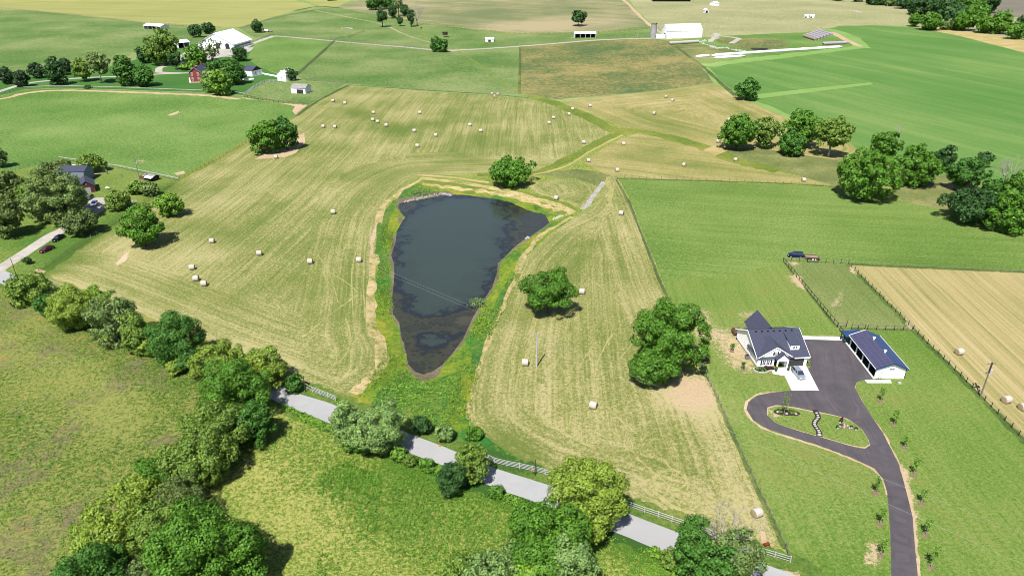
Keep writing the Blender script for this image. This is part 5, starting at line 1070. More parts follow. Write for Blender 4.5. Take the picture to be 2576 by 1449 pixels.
# ---- blue roofed garage barn
def bluebarn():
    e, w = frame_at(C2(2440,940,6.9,840,1160), C2(2440,940,6.9,1430,1168), 'garage_barn', 'open sided garage building with blue metal roof at the black drive', 'garage')
    L_ = 14.3; W_ = 6.55; he = 2.75; hr = 4.15; xm = W_ / 2
    m = MB(); m.poly([(0,0,-.4),(W_,0,-.4),(W_,0,he),(xm,0,hr),(0,0,he)]); m.poly([(0,L_,-.4),(0,L_,he),(xm,L_,hr),(W_,L_,he),(W_,L_,-.4)]); m.poly([(W_,0,-.4),(W_,L_,-.4),(W_,L_,he),(W_,0,he)])
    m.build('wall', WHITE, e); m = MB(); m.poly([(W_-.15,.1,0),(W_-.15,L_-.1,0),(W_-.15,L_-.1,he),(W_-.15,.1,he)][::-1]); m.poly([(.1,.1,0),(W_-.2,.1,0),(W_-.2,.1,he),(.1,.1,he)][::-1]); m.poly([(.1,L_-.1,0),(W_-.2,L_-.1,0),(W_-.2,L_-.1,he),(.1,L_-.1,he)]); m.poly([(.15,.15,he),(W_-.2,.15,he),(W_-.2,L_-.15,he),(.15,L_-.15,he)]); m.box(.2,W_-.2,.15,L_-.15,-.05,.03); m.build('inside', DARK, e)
    gable(e, 0, W_, 0, L_, he, hr, 'y', WHITE, PANEL, ov=.42, th=.12, walls=False, roof2=(BLUEM, 'dark panelled left slope', 'blue metal right slope'))
    t = MB()
    for a, b in (((-.44,-.44,he-.12),(xm,-.44,hr+.08)),((xm,-.44,hr+.08),(W_+.44,-.44,he-.12))): t.bar(a, b, .06, .3)
    t.build('barge_board', BLUEM, e)
    t = MB(); t.bar((-.45,-.43,he-.07),(-.45,L_+.43,he-.07), .05, .2); t.bar((-.44,L_+.45,he-.05),(xm,L_+.45,hr+.12), .05, .2); t.build('fascia', WHITE, e)
    p = MB(); p.box(W_+.46,W_+.5,-.43,L_+.43,he-.12,he+.05); p.build('gutter', WHITE, e)
    n = 4
    for k in range(n + 1):
        y = .05 + k * (L_ - .3) / n; q = MB(); q.box(-.02,.22,y,y+.2,0,he - .05); q.build('post', WHITE, e)
    b = MB(); b.box(-.35,.0,-.2,L_+3.3,-.3,.06); b.build('curb', CONC, e)
    # rear lean-to of posts and small blue roof
    lr = MB(); lr.solid([(-1.2,L_+.1,2.35),(xm,L_+.1,2.7),(xm,L_+3.2,2.7),(-1.2,L_+3.2,2.35)], [(-1.2,L_+.1,2.43),(xm,L_+.1,2.78),(xm,L_+3.2,2.78),(-1.2,L_+3.2,2.43)]); lo = lr.build('lean_to', BLUEM, e)
    for x, y in ((-1,L_+3),(-.9,L_+1.4),(2.9,L_+3)):
        q = MB(); q.box(x-.08,x+.08,y-.08,y+.08,-.2,2.4); q.build('post', DWOOD, lo)
    for k, y in enumerate((4.3, 10.2)):
        c = MB(); c.tube([(xm,y,hr),(xm,y,hr+.55)], .25, 10); c.tube([(xm,y,hr+.55),(xm,y,hr+.75),(xm,y,hr+.85)], [.36,.34,.08], 12); c.build('roof_vent', WHITE, e, smooth=True)
    s = MB(); s.box(2.95,3.95,-.05,-.004,2.25,2.62); so_ = s.build('sign', BLACK, e); tag(so_, 'small black sign with a worn illegible line under the gable')
    s = MB(); s.box(3.0,3.9,-.058,-.052,2.3,2.36); s.box(3.38,3.5,-.058,-.052,2.36,2.52); s.build('sign_line', WHITE, so_)
    s = MB(); s.box(3.2,3.28,-.05,0,3.1,3.4); s.box(3.42,3.5,-.05,0,3.1,3.4); s.build('gable_vent', BLACK, e)
    s = MB()
    for z in (1.25,1.45,1.65): s.box(1.05,1.32,-.04,-.003,z,z+.09)
    s.build('meter_box', GALV, e); s = MB(); s.tube([(.7,-.06,.1),(.7,-.06,1.7)], .04); s.tube([(5.3,-.05,1.0),(5.4,-.05,1.4)], .05); s.build('pipe', GALV, e)
    d = MB(); d.box(W_+.004,W_+.1,-.1,.02,-.2,he); d.build('downpipe', BLACK, e)
    M = Matrix.Translation(e.location) @ Matrix.Rotation(e.rotation_euler[2], 4, 'Z'); return M
BBM = bluebarn()
bike(onframe(BBM, .9, -.55), .1, 'bicycle leaning at the front wall of the blue roofed garage')
m = MB(); m.box(-.35,.35,-.25,.25,0,.45); m.tube([(-.3,.3,.0),(-.3,.3,1.3)], .03); m.tube([(.3,.3,0),(.3,.3,1.3)], .03); m.bar((-.3,.3,1.3),(.3,.3,1.3),.04)
small('garden_cart', m, [STONEM], 'white garden stand on the grass at the right front of the blue roofed garage', 'cart', (*P(2262,966), 0), .1, bevel=.03)
# ---- generic farm buildings
def shed(px_l, px_r, depth, he, hr, axis, wall, roof, name, label, cat, open_front=0, ov=.3, doors=(), wins=(), z0=-1.0, dark=True):
    e, w = frame_at(px_l, px_r, name, label, cat)
    if open_front:
        m = MB(); m.box(0, w, depth-.15, depth, z0, he); m.box(0,.15,.15,depth-.15,z0,he-.01); m.box(w-.15,w,.15,depth-.15,z0,he-.01)
        if axis == 'x':
            for x in (.003, w-.003): m.poly([(x,0,he-.03),(x,depth,he-.03),(x,depth/2,hr)])
        m.build('wall', wall, e); gable(e, 0, w, 0, depth, he, hr, axis, wall, roof, ov, walls=False)
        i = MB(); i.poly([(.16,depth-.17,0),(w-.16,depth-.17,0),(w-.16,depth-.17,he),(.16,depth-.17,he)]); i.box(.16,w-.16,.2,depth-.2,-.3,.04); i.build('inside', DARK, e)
        for k in range(open_front + 1):
            x = (w - .25) * k / open_front; q = MB(); q.box(x, x+.25, 0, .22, z0, he); q.build('post', wall, e)
    else: gable(e, 0, w, 0, depth, he, hr, axis, wall, roof, ov, z0=z0)
    for (x, z, ww, h) in doors:
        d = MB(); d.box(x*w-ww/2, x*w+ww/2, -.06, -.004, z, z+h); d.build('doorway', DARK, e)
    for (x, z, ww, h, f) in wins: window(e, x*w if f == 'y' else 0 if f == 'x' else w, 0 if f == 'y' else x*depth, z, ww, h, face='y' if f == 'y' else 'x', d=-1 if f != 'r' else 1)
    return e, w
e, w = shed((1677,98.3), (1765.6,95.4), 16, 7.2, 12.6, 'x', WHITEB, WROOF, 'barn', 'long white barn with white roof beside the silo', 'barn')
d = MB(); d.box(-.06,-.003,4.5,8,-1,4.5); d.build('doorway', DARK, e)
d = MB()
for i in range(30): d.box(i*w/30+.3, i*w/30+.36, -.05, -.003, 0, 7)
tag(d.build('board_gap', vary('board_gap', S(190,190,190), amt=.1), e), 'vertical grey streaks of the board wall')
x, y = P(1643,96.5); e = empty('silo', (x, y, gz(x,y)), 0, 'pale concrete silo with dark open top left of the long white barn', 'silo')
m = MB(); m.tube([(0,0,-1),(0,0,13)], 3.0, 24); m.build('shell', SILO, e, smooth=False)
m = MB()
for k in range(12): m.tube([(3.04*math.cos(a), 3.04*math.sin(a), .6+k*1.05) for a in [j*math.pi/12 for j in range(25)]], .05, 3)
m.build('hoop', GMET, e); m = MB(); m.tube([(0,0,13.0),(0,0,13.35)], [3.1,2.9], 24); m.tube([(2.4,1.2,13),(2.8,1.3,13.9)], .7, 8); m.build('rim', DWOOD, e); m = MB(); m.tube([(3.3,.6,-1),(3.3,.6,12.6)], .35, 8); m.build('chute', WHITEB, e)
shed((1650,97.6), (1672,97.6), 6, 2.8, 3.6, 'x', WHITEB, WROOF, 'lean_to_shed', 'low white shed between the silo and the long white barn', 'shed')
shed((1446,97), (1499,96), 9, 4.2, 5.4, 'x', WHITEB, WROOF, 'open_shed', 'open fronted white cattle shed with four dark bays at the farm lane', 'shed', open_front=4)
e, w = shed((362,73), (405,76.5), 11, 3.2, 5.0, 'x', WHITEB, WROOF, 'open_shed', 'open fronted white roofed shed alone in the upper left pasture', 'shed', open_front=4)
shed(C2(510,60,6.585,90,545), C2(510,60,6.585,315,525), 12, 4.4, 6.2, 'x', WHITEB, WROOF, 'cart_shed', 'white cart shed with two dark open bays left of the big white barn', 'shed', open_front=2)
shed((1221,106), (1242,106), 8, 2.6, 3.6, 'x', WHITEB, WROOF, 'hut', 'small white roofed hut alone above the farm lane', 'hut', doors=((.5,0,2.6,1.8),))
e, w = shed((1643,5), (1737,5), 14, 4.5, 7, 'x', DWOOD, WROOF, 'barn', 'long dark building cut by the top edge of the photo', 'barn', open_front=12)
for a, b, lb in (((1773,34),(1782,34),'small white hut with a dark door opening, nearest of the northern pair'),((1785,14),(1799,16),'small white hut at the top, farther of the northern pair')):
    shed(a, b, 7, 3.4, 5.5, 'y', WHITEB, WROOF, 'hut', lb, 'hut', doors=((.5,0,3.2,3.2),) if a[0] < 1780 else ())
for a, b, lb in (((2024,46),(2034,46),'left one of two tiny white huts on the pale pasture'),((2037,46),(2048,46),'right one of two tiny white huts on the pale pasture')):
    shed(a, b, 5, 2.6, 3.8, 'x', WHITEB, WROOF, 'hut', lb, 'hut', doors=((.3,0,2,1.6),))
# big barn
x, y = -276.9, 655.5; e = empty('big_barn', (x, y, gz(-262, 665)), R(-8), 'biggest white barn with broad gable roof in the farmstead', 'barn'); w, D = 33, 34
gable(e, 0, w, 0, D, 3.9, 12.6, 'y', WHITE, WROOF, ov=.8, z0=-1.5)
for x_, ww in ((.56*w, 4.5), (.83*w, 4.0)):
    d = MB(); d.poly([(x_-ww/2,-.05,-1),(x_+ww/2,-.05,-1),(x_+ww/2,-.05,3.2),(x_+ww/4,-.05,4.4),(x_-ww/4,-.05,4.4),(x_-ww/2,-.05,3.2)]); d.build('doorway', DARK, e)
d = MB(); d.box(w+.003,w+.06,2,D-2,1.0,2.2); d.build('window_band', GSID, e)
# brick house
x, y = P(*C2(510,60,6.585,325,1212)); e = empty('brick_house', (x, y, gz(x, y)), R(4), 'two storey red brick house with dark roof half hidden by trees', 'house')
gable(e, 0, 7.6, 0, 20, 7.2, 10.0, 'y', BRICK, SHING, ov=.5)
m = MB(); m.box(-.04,7.64,-.05,-.0,-.5,.9); m.build('foundation', vary('pale_foundation', S(222,186,164)), e)
for x_ in (1.7, 5.7):
    for z in (1.7, 4.9): window(e, x_, 0, z, .95, 1.9, fr=WHITE)
m = MB(); m.box(-1.2,0,1,6,-.4,3.0); m.build('porch', WHITE, e)
for yy in (1.2, 15):
    m = MB(); m.box(3.3,4.3,yy,yy+.9,9.2,11.6); m.build('chimney', BRICK, e)
m = MB(); m.bar((-.5,-.5,6.85),(3.8,-.5,10.1),.1,.35); m.bar((3.8,-.5,10.1),(8.1,-.5,6.85),.1,.35); m.build('barge_board', GSID, e)
e, w = shed(C2(510,60,6.585,1330,1065), C2(510,60,6.585,1512,1088), 9.5, 3.9, 6.4, 'x', WHITE, SHING, 'garage', 'white garage with dark roof right of the brick house trees', 'garage')
for q in (.35, .75): window(e, w, 9.5*q, 1.2, .8, 1.5, face='x', d=1)
m = MB(); m.poly([(w+.02,-.1,3.75),(w+.02,9.6,3.75),(w+.02,4.75,6.4)]); tag(m.build('gable_end', BRICKD, e), 'dark brown gable end')
shed(C2(510,60,6.585,1340,1150), C2(510,60,6.585,1415,1120), 4, 2.6, 3.6, 'y', WHITE, SHING, 'annex', 'tiny white outhouse in front of the white garage', 'shed')
m = MB(); m.tube([(-1.8,0,.9),(-1.6,0,.9),(1.6,0,.9),(1.8,0,.9)], [.2,.7,.7,.2], 12); m.box(-1.2,-1,-.3,.3,0,.5); m.box(1,1.2,-.3,.3,0,.5); small('gas_tank', m, [WHITE], 'white gas tank on the lawn beside the white garage', 'tank', (*P(*C2(510,60,6.585,1495,1150)), 0), .4, smooth=True)
e, w = shed((699,203.5), (720,206), 8, 4.2, 6.8, 'y', WHITE, WROOF, 'outbuilding', 'little white gabled outbuilding with chimney at the end of the white picket fence', 'shed', wins=((.5,1.6,.7,1.1,'y'),))
m = MB(); m.box(w*.5-.4,w*.5+.4,6.6,7.4,5.8,8.2); m.build('chimney', STONEM, e)
e, w = shed((733,235), (769,237), 8, 3.4, 5.2, 'x', WHITEB, GMET, 'derelict_shed', 'crooked old white shed with grey rusty roof and open door', 'shed', doors=((.62,-.5,4.4,3.0),))
# homestead
e, w = shed(C2(150,440,7.246,610,935), C2(150,440,7.246,955,885), 9, 2.5, 4.6, 'y', BRICKD, SHING, 'homestead_garage', 'brick garage with dark roof and pale door at the homestead yard', 'garage')
d = MB(); d.box(.6,w-1.6,-.06,-.004,-.1,2.1); d.build('garage_door', vary('pale_door', S(206,206,206)), e)
d = MB(); d.tube([(w/2,-.03,3.5),(w/2,-.05,3.5)], .3, 10); d.build('gable_vent', GSID, e)
x, y = P(*C2(150,440,7.246,470,690)); e = empty('homestead_house', (x, y, 0), R(6), 'grey sided house with dark roof behind the very wide tree', 'house')
gable(e, -6, 5.2, 0, 8.0, 4.6, 5.9, 'x', GSID, SHING, ov=.3); m = MB(); m.box(.1,5.1,-.3,.02,-.5,4.3); tag(m.build('wall', GSID, e), 'tall blank blue grey wall')
e, w = shed((362,453), (386,457), 3.2, 1.7, 2.3, 'x', DWOOD, GMET, 'garden_shed', 'low dark garden shed with grey roof at the foot of the utility pole', 'shed', open_front=2)
m = MB(); m.solid([(w*.3,-1.2,1.5),(w+.3,-1.2,1.5),(w+.3,.2,1.9),(w*.3,.2,1.9)], [(w*.3,-1.2,1.56),(w+.3,-1.2,1.56),(w+.3,.2,1.96),(w*.3,.2,1.96)]); m.build('awning', WROOF, e)
m = MB(); m.box(-2.4,-.1,.2,2.6,0,1.3); m.box(-2.5,0,.1,2.7,1.3,1.42); m.build('side_pen', BWOOD, e)
e = empty('satellite_dish', (*P(276.3,485), 0), 0, 'white round dish on a post beside the homestead yard', 'dish')
m = MB(); m.tube([(0,0,0),(0,0,1.9)], .06); m.build('post', GALV, e); m = MB(); m.tube([(0,-.25,2.0),(0,-.1,2.15),(0,.05,2.3)], [1.15,.7,.1], 18); m.build('dish', WHITE, e, smooth=True)
m = MB(); m.box(-.25,.25,-.2,.2,0,1.3); m.box(-.4,.4,-.05,.05,1.3,1.6); small('yard_pump', m, [GALV], 'grey upright yard pump on the homestead lawn', 'pump', (*P(270,438),0), bevel=.03)
m = MB(); m.box(-.1,.1,-.1,.1,0,1.3); small('garden_post', m, [GWOOD], 'lone pale post on the homestead lawn', 'post', (*P(307,446.5),0))
m = MB()
for k in range(9): a = k * .7; m.tube([(.9*math.cos(a),.6*math.sin(a),0),(.9*math.cos(a),.6*math.sin(a),.3)], .22, 6)
small('fire_ring', m, [STONEM], 'ring of pale stones on the grass near the homestead bushes', 'fire ring', (*P(338.5,506), 0))
# ================================================================== vehicles
TYRE = vary('tyre_black', (.02,.02,.02,1), amt=.2, rough=.9); RIM = vary('wheel_rim', (.5,.5,.52,1), rough=.35, metal=.6); CGL = vary('car_glass', (.02,.03,.05,1), rough=.06, spec=.7)
LAMPW = vary('lamp_clear', (.7,.7,.7,1), rough=.2); LAMPR = vary('lamp_red', (.4,.02,.02,1), rough=.3)
def car(pa, pb, label, colour, style='sedan', L_=4.6, W_=1.82, Hh=1.48, name='car', glass=None, rough=.25, metal=.3):
    """pa, pb: surveyed rear and front ends"""
    a = P(*pa); b = P(*pb); cx, cy = (a[0]+b[0])/2, (a[1]+b[1])/2; rz = math.atan2(b[1]-a[1], b[0]-a[0])
    e = empty(name, (cx, cy, gz(cx, cy)), rz, label, 'car')
    paint = vary('paint_' + name + str(round(colour[0], 3)) + str(round(colour[2], 3)), colour, rough=rough, amt=.03, metal=metal, spec=.5)
    h = L_ / 2; z1 = Hh * .60
    st = {'sedan': (-.46, -.30, .06, .24), 'suv': (-.485, -.44, .12, .27), 'hatch': (-.48, -.38, .08, .28)}[style]     # tail foot, roof rear, roof front, windscreen foot
    body = MB(); xs = [-h, -h*.97, -h*.8, -h*.3, h*.3, h*.62, h*.9, h]; zt = [z1*.78, z1*.98, z1*1.0, z1, z1, z1*.95, z1*.84, z1*.62]; wd = [.80, .93, 1, 1, 1, .99, .92, .74]; zb = [.42, .30, .24, .22, .22, .24, .28, .36]
    b0 = len(body.v)
    for x, t, k, q in zip(xs, zt, wd, zb):
        y = W_ / 2 * k
        body.v += [(x,-y*.92,q),(x,-y,q+(t-q)*.45),(x,-y*.93,t),(x,0,t+.03),(x,y*.93,t),(x,y,q+(t-q)*.45),(x,y*.92,q)]
    for i in range(len(xs)-1):
        for j in range(6): p = b0 + i*7 + j; body.f.append((p, p+1, p+8, p+7)); body.m.append(0)
        body.f.append((b0+i*7+6, b0+i*7, b0+i*7+7, b0+i*7+13)); body.m.append(0)
    body.f.append(tuple(b0+j for j in range(6,-1,-1))); body.f.append(tuple(b0+(len(xs)-1)*7+j for j in range(7))); body.m += [0, 0]
    bo = body.build('body', paint, e, smooth=True)
    es = bo.modifiers.new('e', 'EDGE_SPLIT'); es.split_angle = R(45)
    wy = W_*.43; wt = W_*.35; x0, x1, x2, x3 = [L_*q for q in st]
    g = MB(); g.solid([(x0,-wy,z1-.02),(x3,-wy,z1-.02),(x3,wy,z1-.02),(x0,wy,z1-.02)], [(x1,-wt,Hh-.05),(x2,-wt,Hh-.05),(x2,wt,Hh-.05),(x1,wt,Hh-.05)]); g.build('window', glass or CGL, e, bevel=.04)
    r = MB(); r.solid([(x1-.03,-wt-.02,Hh-.07),(x2+.03,-wt-.02,Hh-.07),(x2+.03,wt+.02,Hh-.07),(x1-.03,wt+.02,Hh-.07)], [(x1+.05,-wt+.05,Hh),(x2-.05,-wt+.05,Hh),(x2-.05,wt-.05,Hh),(x1+.05,wt-.05,Hh)]); 
    for s in (-1, 1):
        for (p, q) in (((x0,s*wy,z1),(x1,s*wt,Hh-.04)),((x3,s*wy,z1),(x2,s*wt,Hh-.04)),((-.02*L_,s*(wy+.01),z1),(-.06*L_,s*(wt+.01),Hh-.04))): r.bar(p, q, .09)
    r.build('roof', paint, e, bevel=.03)
    for sx in (-.31, .31):
        for s in (-1, 1):
            t = MB(); y = s*(W_/2-.11); t.tube([(sx*L_,y-.11,.33),(sx*L_,y+.11,.33)], .33, 14); to = t.build('wheel', TYRE, e); q = MB(); q.tube([(sx*L_,y+s*.112,.33),(sx*L_,y+s*.125,.33)], .2, 10); q.build('rim', RIM, to)
    for s in (-1, 1):
        l = MB(); l.box(h*.93,h*.985,s*W_*.30-.16,s*W_*.30+.16,z1*.62,z1*.76); l.build('headlight', LAMPW, e); l = MB(); l.box(-h*1.0,-h*.965,s*W_*.31-.15,s*W_*.31+.15,z1*.68,z1*.9); l.build('tail_light', LAMPR, e)
    return e
car((2000,934), (2015.5,953), 'silver grey car parked on the white concrete pad', (.22,.24,.27,1), 'hatch')
car((2018.5,648), (1982.5,645.5), 'navy blue off-roader towing a flat trailer along the paddock fence', (.008,.012,.055,1), 'suv', 4.7, 1.86, 1.75)
car((162,596), (133,611), 'black car parked beside the gravel drive, farther of two', (.008,.009,.012,1), 'sedan', 4.8)
car((136,624), (101,638.5), 'dark maroon car parked beside the gravel drive, nearer of two', (.10,.006,.022,1), 'sedan', 4.8)
car((243,509), (233,523), 'white car with blue tinted windscreen parked in the homestead yard', (.6,.64,.68,1), 'sedan', 4.6, glass=vary('blue_glass', (.01,.03,.35,1), rough=.1, spec=.7))
car((231,497), (219,505), 'old olive car in the homestead yard next to the white one', (.10,.11,.07,1), 'hatch', 4.4, rough=.5)
car((214,488), (206,496), 'pale grey car partly under the big tree in the homestead yard', (.4,.42,.42,1), 'sedan', 4.4)
car((184,421), (196,436), 'white van parked behind the homestead house', (.62,.62,.6,1), 'suv', 4.8, 1.9, 2.0)
car((456,164), (470,164), 'dark car under the trees beside the farmstead yard', (.02,.03,.04,1), 'suv', 5.0, 2, 1.7)
def trailer():
    a = P(2024,650); b = P(2056,652.5); rz = math.atan2(b[1]-a[1], b[0]-a[0]); e = empty('trailer', ((a[0]+b[0])/2, (a[1]+b[1])/2, 0), rz, 'flat wooden two axle trailer hitched behind the navy off-roader', 'trailer')
    m = MB(); m.box(-1.9,1.9,-1,1,.62,.74); m.build('deck', vary('trailer_boards', S(186,160,150), amt=.2, scale=3, stretch=(.3,4,1)), e)
    m = MB(); m.box(-1.9,1.9,-1.04,-1,.62,1.0); m.box(-1.9,1.9,1,1.04,.62,1.0); m.box(-1.94,-1.9,-1,1,.62,1.05); m.build('side_board', BWOOD, e)
    m = MB(); m.solid([(1.9,-1,.66),(2.6,-1,.3),(2.6,1,.3),(1.9,1,.66)], [(1.9,-1,.7),(2.6,-1,.34),(2.6,1,.34),(1.9,1,.7)]); m.build('ramp', BWOOD, e)
    m = MB(); m.bar((-3.1,0,.5),(-1.9,.6,.6),.08); m.bar((-3.1,0,.5),(-1.9,-.6,.6),.08); m.build('drawbar', BLACK, e)
    for x in (.35, 1.1):
        for s in (-1, 1): m = MB(); m.tube([(x,s*1.15-.1,.33),(x,s*1.15+.1,.33)], .33, 12); w_ = m.build('wheel', TYRE, e); m = MB(); m.tube([(x,s*1.15+s*.1,.33),(x,s*1.15+s*.12,.33)], .22, 10); m.build('rim', WHITE, w_)
trailer()
def wagon():
    for px, lb, mt in (((670,82),'white farm wagon parked beside the round dark tree', WHITE), ((680,82),'grey flat cart parked right of the white farm wagon', GMET)):
        x, y = P(*px); e = empty('farm_wagon', (x, y, gz(x, y)), 0, lb, 'wagon'); m = MB(); m.box(-2.2,2.2,-1.2,1.2,1.0,2.6 if mt is WHITE else 1.5); m.build('body', mt, e, bevel=.1)
        for sx in (-1.4, 1.4):
            for s in (-1, 1): m = MB(); m.tube([(sx,s*1.1-.12,.5),(sx,s*1.1+.12,.5)], .5, 10); m.build('wheel', TYRE, e)
wagon()
# ================================================================== bales
def bale_mesh():
    wrap, nt, N, L, b = newmat('net_wrap'); tc = N.new('ShaderNodeTexCoord'); mp = N.new('ShaderNodeMapping'); mp.inputs['Scale'].default_value = (14,1.5,1.5); no = N.new('ShaderNodeTexNoise'); no.inputs['Scale'].default_value = 1; no.inputs['Detail'].default_value = 4
    L.new(tc.outputs['Object'], mp.inputs[0]); L.new(mp.outputs[0], no.inputs['Vector']); cr = N.new('ShaderNodeValToRGB'); cr.color_ramp.elements[0].position = .3; cr.color_ramp.elements[0].color = S(198,180,158); cr.color_ramp.elements[1].position = .65; cr.color_ramp.elements[1].color = S(244,238,228)
    L.new(no.outputs[0], cr.inputs[0]); L.new(cr.outputs[0], b.inputs['Base Color']); b.inputs['Roughness'].default_value = .8
    end, nt, N, L, b = newmat('bale_end'); tc = N.new('ShaderNodeTexCoord'); sp = N.new('ShaderNodeSeparateXYZ'); L.new(tc.outputs['Object'], sp.inputs[0]); cb = N.new('ShaderNodeCombineXYZ'); L.new(sp.outputs[1], cb.inputs[1]); L.new(sp.outputs[2], cb.inputs[2])
    wv = N.new('ShaderNodeTexWave'); wv.wave_type = 'RINGS'; wv.rings_direction = 'SPHERICAL'; wv.inputs['Scale'].default_value = 4; wv.inputs['Distortion'].default_value = 3; wv.inputs['Detail'].default_value = 3
    L.new(cb.outputs[0], wv.inputs['Vector']); cr = N.new('ShaderNodeValToRGB'); cr.color_ramp.elements[0].color = S(176,150,110); cr.color_ramp.elements[1].color = S(230,212,176); L.new(wv.outputs[1], cr.inputs[0]); L.new(cr.outputs[0], b.inputs['Base Color']); b.inputs['Roughness'].default_value = .95
    m = MB(); n = 28; R_ = .82; h = .76; rings = [(-h, .0), (-h*1.0, R_*.55), (-h*.985, R_*.9), (-h*.93, R_*.985), (-h*.6, R_), (0, R_*.99), (h*.6, R_), (h*.93, R_*.985), (h*.985, R_*.9), (h, R_*.55), (h, 0)]
    for x, r in rings:
        for j in range(n):
            a = 2*math.pi*j/n; z = math.sin(a)*r; m.v.append((x, math.cos(a)*r*1.01, max(z, -R_*.93) + R_*.93))
    for i in range(len(rings)-1):
        for j in range(n):
            j2 = (j+1) % n; m.f.append((i*n+j, i*n+j2, (i+1)*n+j2, (i+1)*n+j)); m.m.append(1 if i < 3 or i > 6 else 0)
    me = m.mesh('hay_bale', [wrap, end]); me.polygons.foreach_set('use_smooth', [True]*len(me.polygons)); return me
BALE = bale_mesh()
BL = [((1676,247),-60,'hay bale on the far field beside a purplish bare patch, upper of two'),((1692,256),-50,'hay bale on the far field beside a purplish bare patch, lower of two'),((1646,289),-50,'hay bale alone in the middle of the far hay field'),((1834,305),-60,'hay bale just behind the leftmost tree of the scrubby clump'),((1807,360),-60,'hay bale at the left foot of the scrubby tree clump'),
 ((1484,270),5,'hay bale just above the grassy ditch on the far field'),((1440,278),5,'hay bale just below the grassy ditch near its upper bend'),((1431,291),5,'hay bale next to last before the ditch bend in the left field'),((1392,300),5,'hay bale in a line of four near the ditch, third from the right'),((1381,313),5,'hay bale in a line of four near the ditch, lowest and leftmost'),
 ((1468,362),5,'hay bale at the right tip of the left hay field by the ditch'),((1568,366),10,'hay bale at the top tip of the triangular hay field'),((1480,408),5,'hay bale at the left tip of the triangular hay field'),((1552,432),10,'hay bale just above the fence corner of the green paddock'),((1721,419),-50,'hay bale in the middle of the triangular hay field'),((1851,406),-50,'hay bale at the upper edge of the triangular hay field by the scrub'),((2021,457),0,'hay bale at the right end of the triangular hay field'),
 ((1400,503),-30,'hay bale on the small round hay plot beside the dam track'),((1563,541),-25,'hay bale beside the fence at the neck of the right hay field'),((1464,739),-18,'hay bale right of the flat green tree between pond and fence'),((1321,918),-4,'hay bale left of the tall pale pole in the right hay field'),((1492,1026),-25,'hay bale alone in the lower middle of the right hay field'),((1903,1297),28,'large looking bale near the bare corner at the road fence'),
 ((2412,891),12,'bale in the stubble field beside the upper part of the long fence'),((2530,1012),12,'bale in the stubble field right of the utility pole'),((2572,1030),12,'bale cut by the right edge of the stubble field'),
 ((838,257),0,'hay bale at the upper left corner of the left field, upper of two'),((868,263),0,'hay bale at the upper left corner of the left field, lower of two'),((940,287),2,'hay bale above a close pair in the upper left field'),((938,305),2,'left bale of a close pair in the upper left field'),((950,310),2,'right bale of a close pair in the upper left field'),((972,319),2,'hay bale to the lower right of a close pair in the upper left field'),((1056,287),2,'hay bale alone in the upper middle of the left field'),
 ((814,322),0,'left bale of two above the joined tree pair'),((843,323),0,'right bale of two above the joined tree pair'),((1042,333),2,'hay bale left of another in the central upper field'),((1096,344),2,'hay bale in the central upper field above the dam tree, left of two more'),((1182,318),2,'hay bale above and left of its neighbour near the dam tree'),((1209,333),2,'hay bale nearest above the round dam tree'),((1050,371),2,'hay bale between the joined tree pair and the dam tree'),
 ((695,399),5,'hay bale under the joined tree pair'),((838,538),8,'hay bale in the middle of the left field, left of the pond'),((534,611),10,'hay bale near a patch of bare earth in the left field'),((653,642),10,'hay bale alone right of the three grouped bales'),((781,663),8,'hay bale left of the one nearest the pond bank'),((903,659),6,'hay bale nearest the left bank of the pond'),((484,678),12,'uppermost of three grouped bales in the lower left field'),((494,706),12,'middle one of three grouped bales in the lower left field'),((514,719),12,'lowest of three grouped bales in the lower left field'),
 ((1239,240),-70,'left bale of three huddled at the top fence of the left field'),((1253,241),-60,'right bale of three huddled at the top fence of the left field'),((1245,246),-75,'front bale of three huddled at the top fence of the left field')]
b0 = None
for i, (px, yaw, lb) in enumerate(BL):
    x, y = P(*px)
    o = link('hay_bale', BALE) if b0 is None else b0.copy()
    if b0 is None: b0 = o
    else: COL.objects.link(o)
    o.location = (x, y, gz(x, y) - .03); o.rotation_euler = (0, 0, R(yaw + (i * 37 % 11 - 5))); k = 1.02 if y < 330 else 1.08; o.scale = (k, k, k)
    tag(o, lb, 'hay bale', 'round bales left on the mown fields')
ORD = ['first','second','third','fourth','fifth','sixth','seventh','eighth','ninth','tenth','eleventh','twelfth','thirteenth']
def wrapped(a, b, n, mat, label, group, rad=1.0, ln=None):
    me = None; pa = P(*a); pb = P(*b)
    for k in range(n):
        t = (k + .5) / n; x = pa[0]+(pb[0]-pa[0])*t; y = pa[1]+(pb[1]-pa[1])*t
        if me is None:
            m = MB(); l = ln or math.dist(pa, pb)/n*.47; m.tube([(-l,0,rad*.9),(-l*.9,0,rad*.95),(l*.9,0,rad*.95),(l,0,rad*.9)], [rad*.7,rad,rad,rad*.7], 12); me = m.mesh('wrapped_bale', mat)
        o = link('wrapped_bale', me, None, (x, y, gz(x, y))); o.rotation_euler = (0, 0, math.atan2(pb[1]-pa[1], pb[0]-pa[0]) + R(k*53 % 7 - 3)); tag(o, ORD[k] + ' ' + label, 'wrapped bale', group)
WB = vary('bale_wrap_grey', S(200,194,200), amt=.15, scale=.6); WB2 = vary('bale_wrap_brown', S(196,172,164), amt=.2, scale=.6)
for k in range(6):
    a = (2021 + k*7.5, 93.5 - k*2.8); b = (2052 + k*8.0, 103.5 - k*2.6)
    wrapped(a, b, 8, WB2 if k == 0 else WB, 'bale from the upper left in the %s stacked row beside the crop' % ('nearest brownish','second','third','fourth','fifth','farthest')[k], 'rows of wrapped bales beside the crop', 1.3)
wrapped((2070,114.5), (2128,112), 9, WB, 'grey bale from the left in the short row above the silage tube', 'short row of grey bales above the silage tube', 1.5)
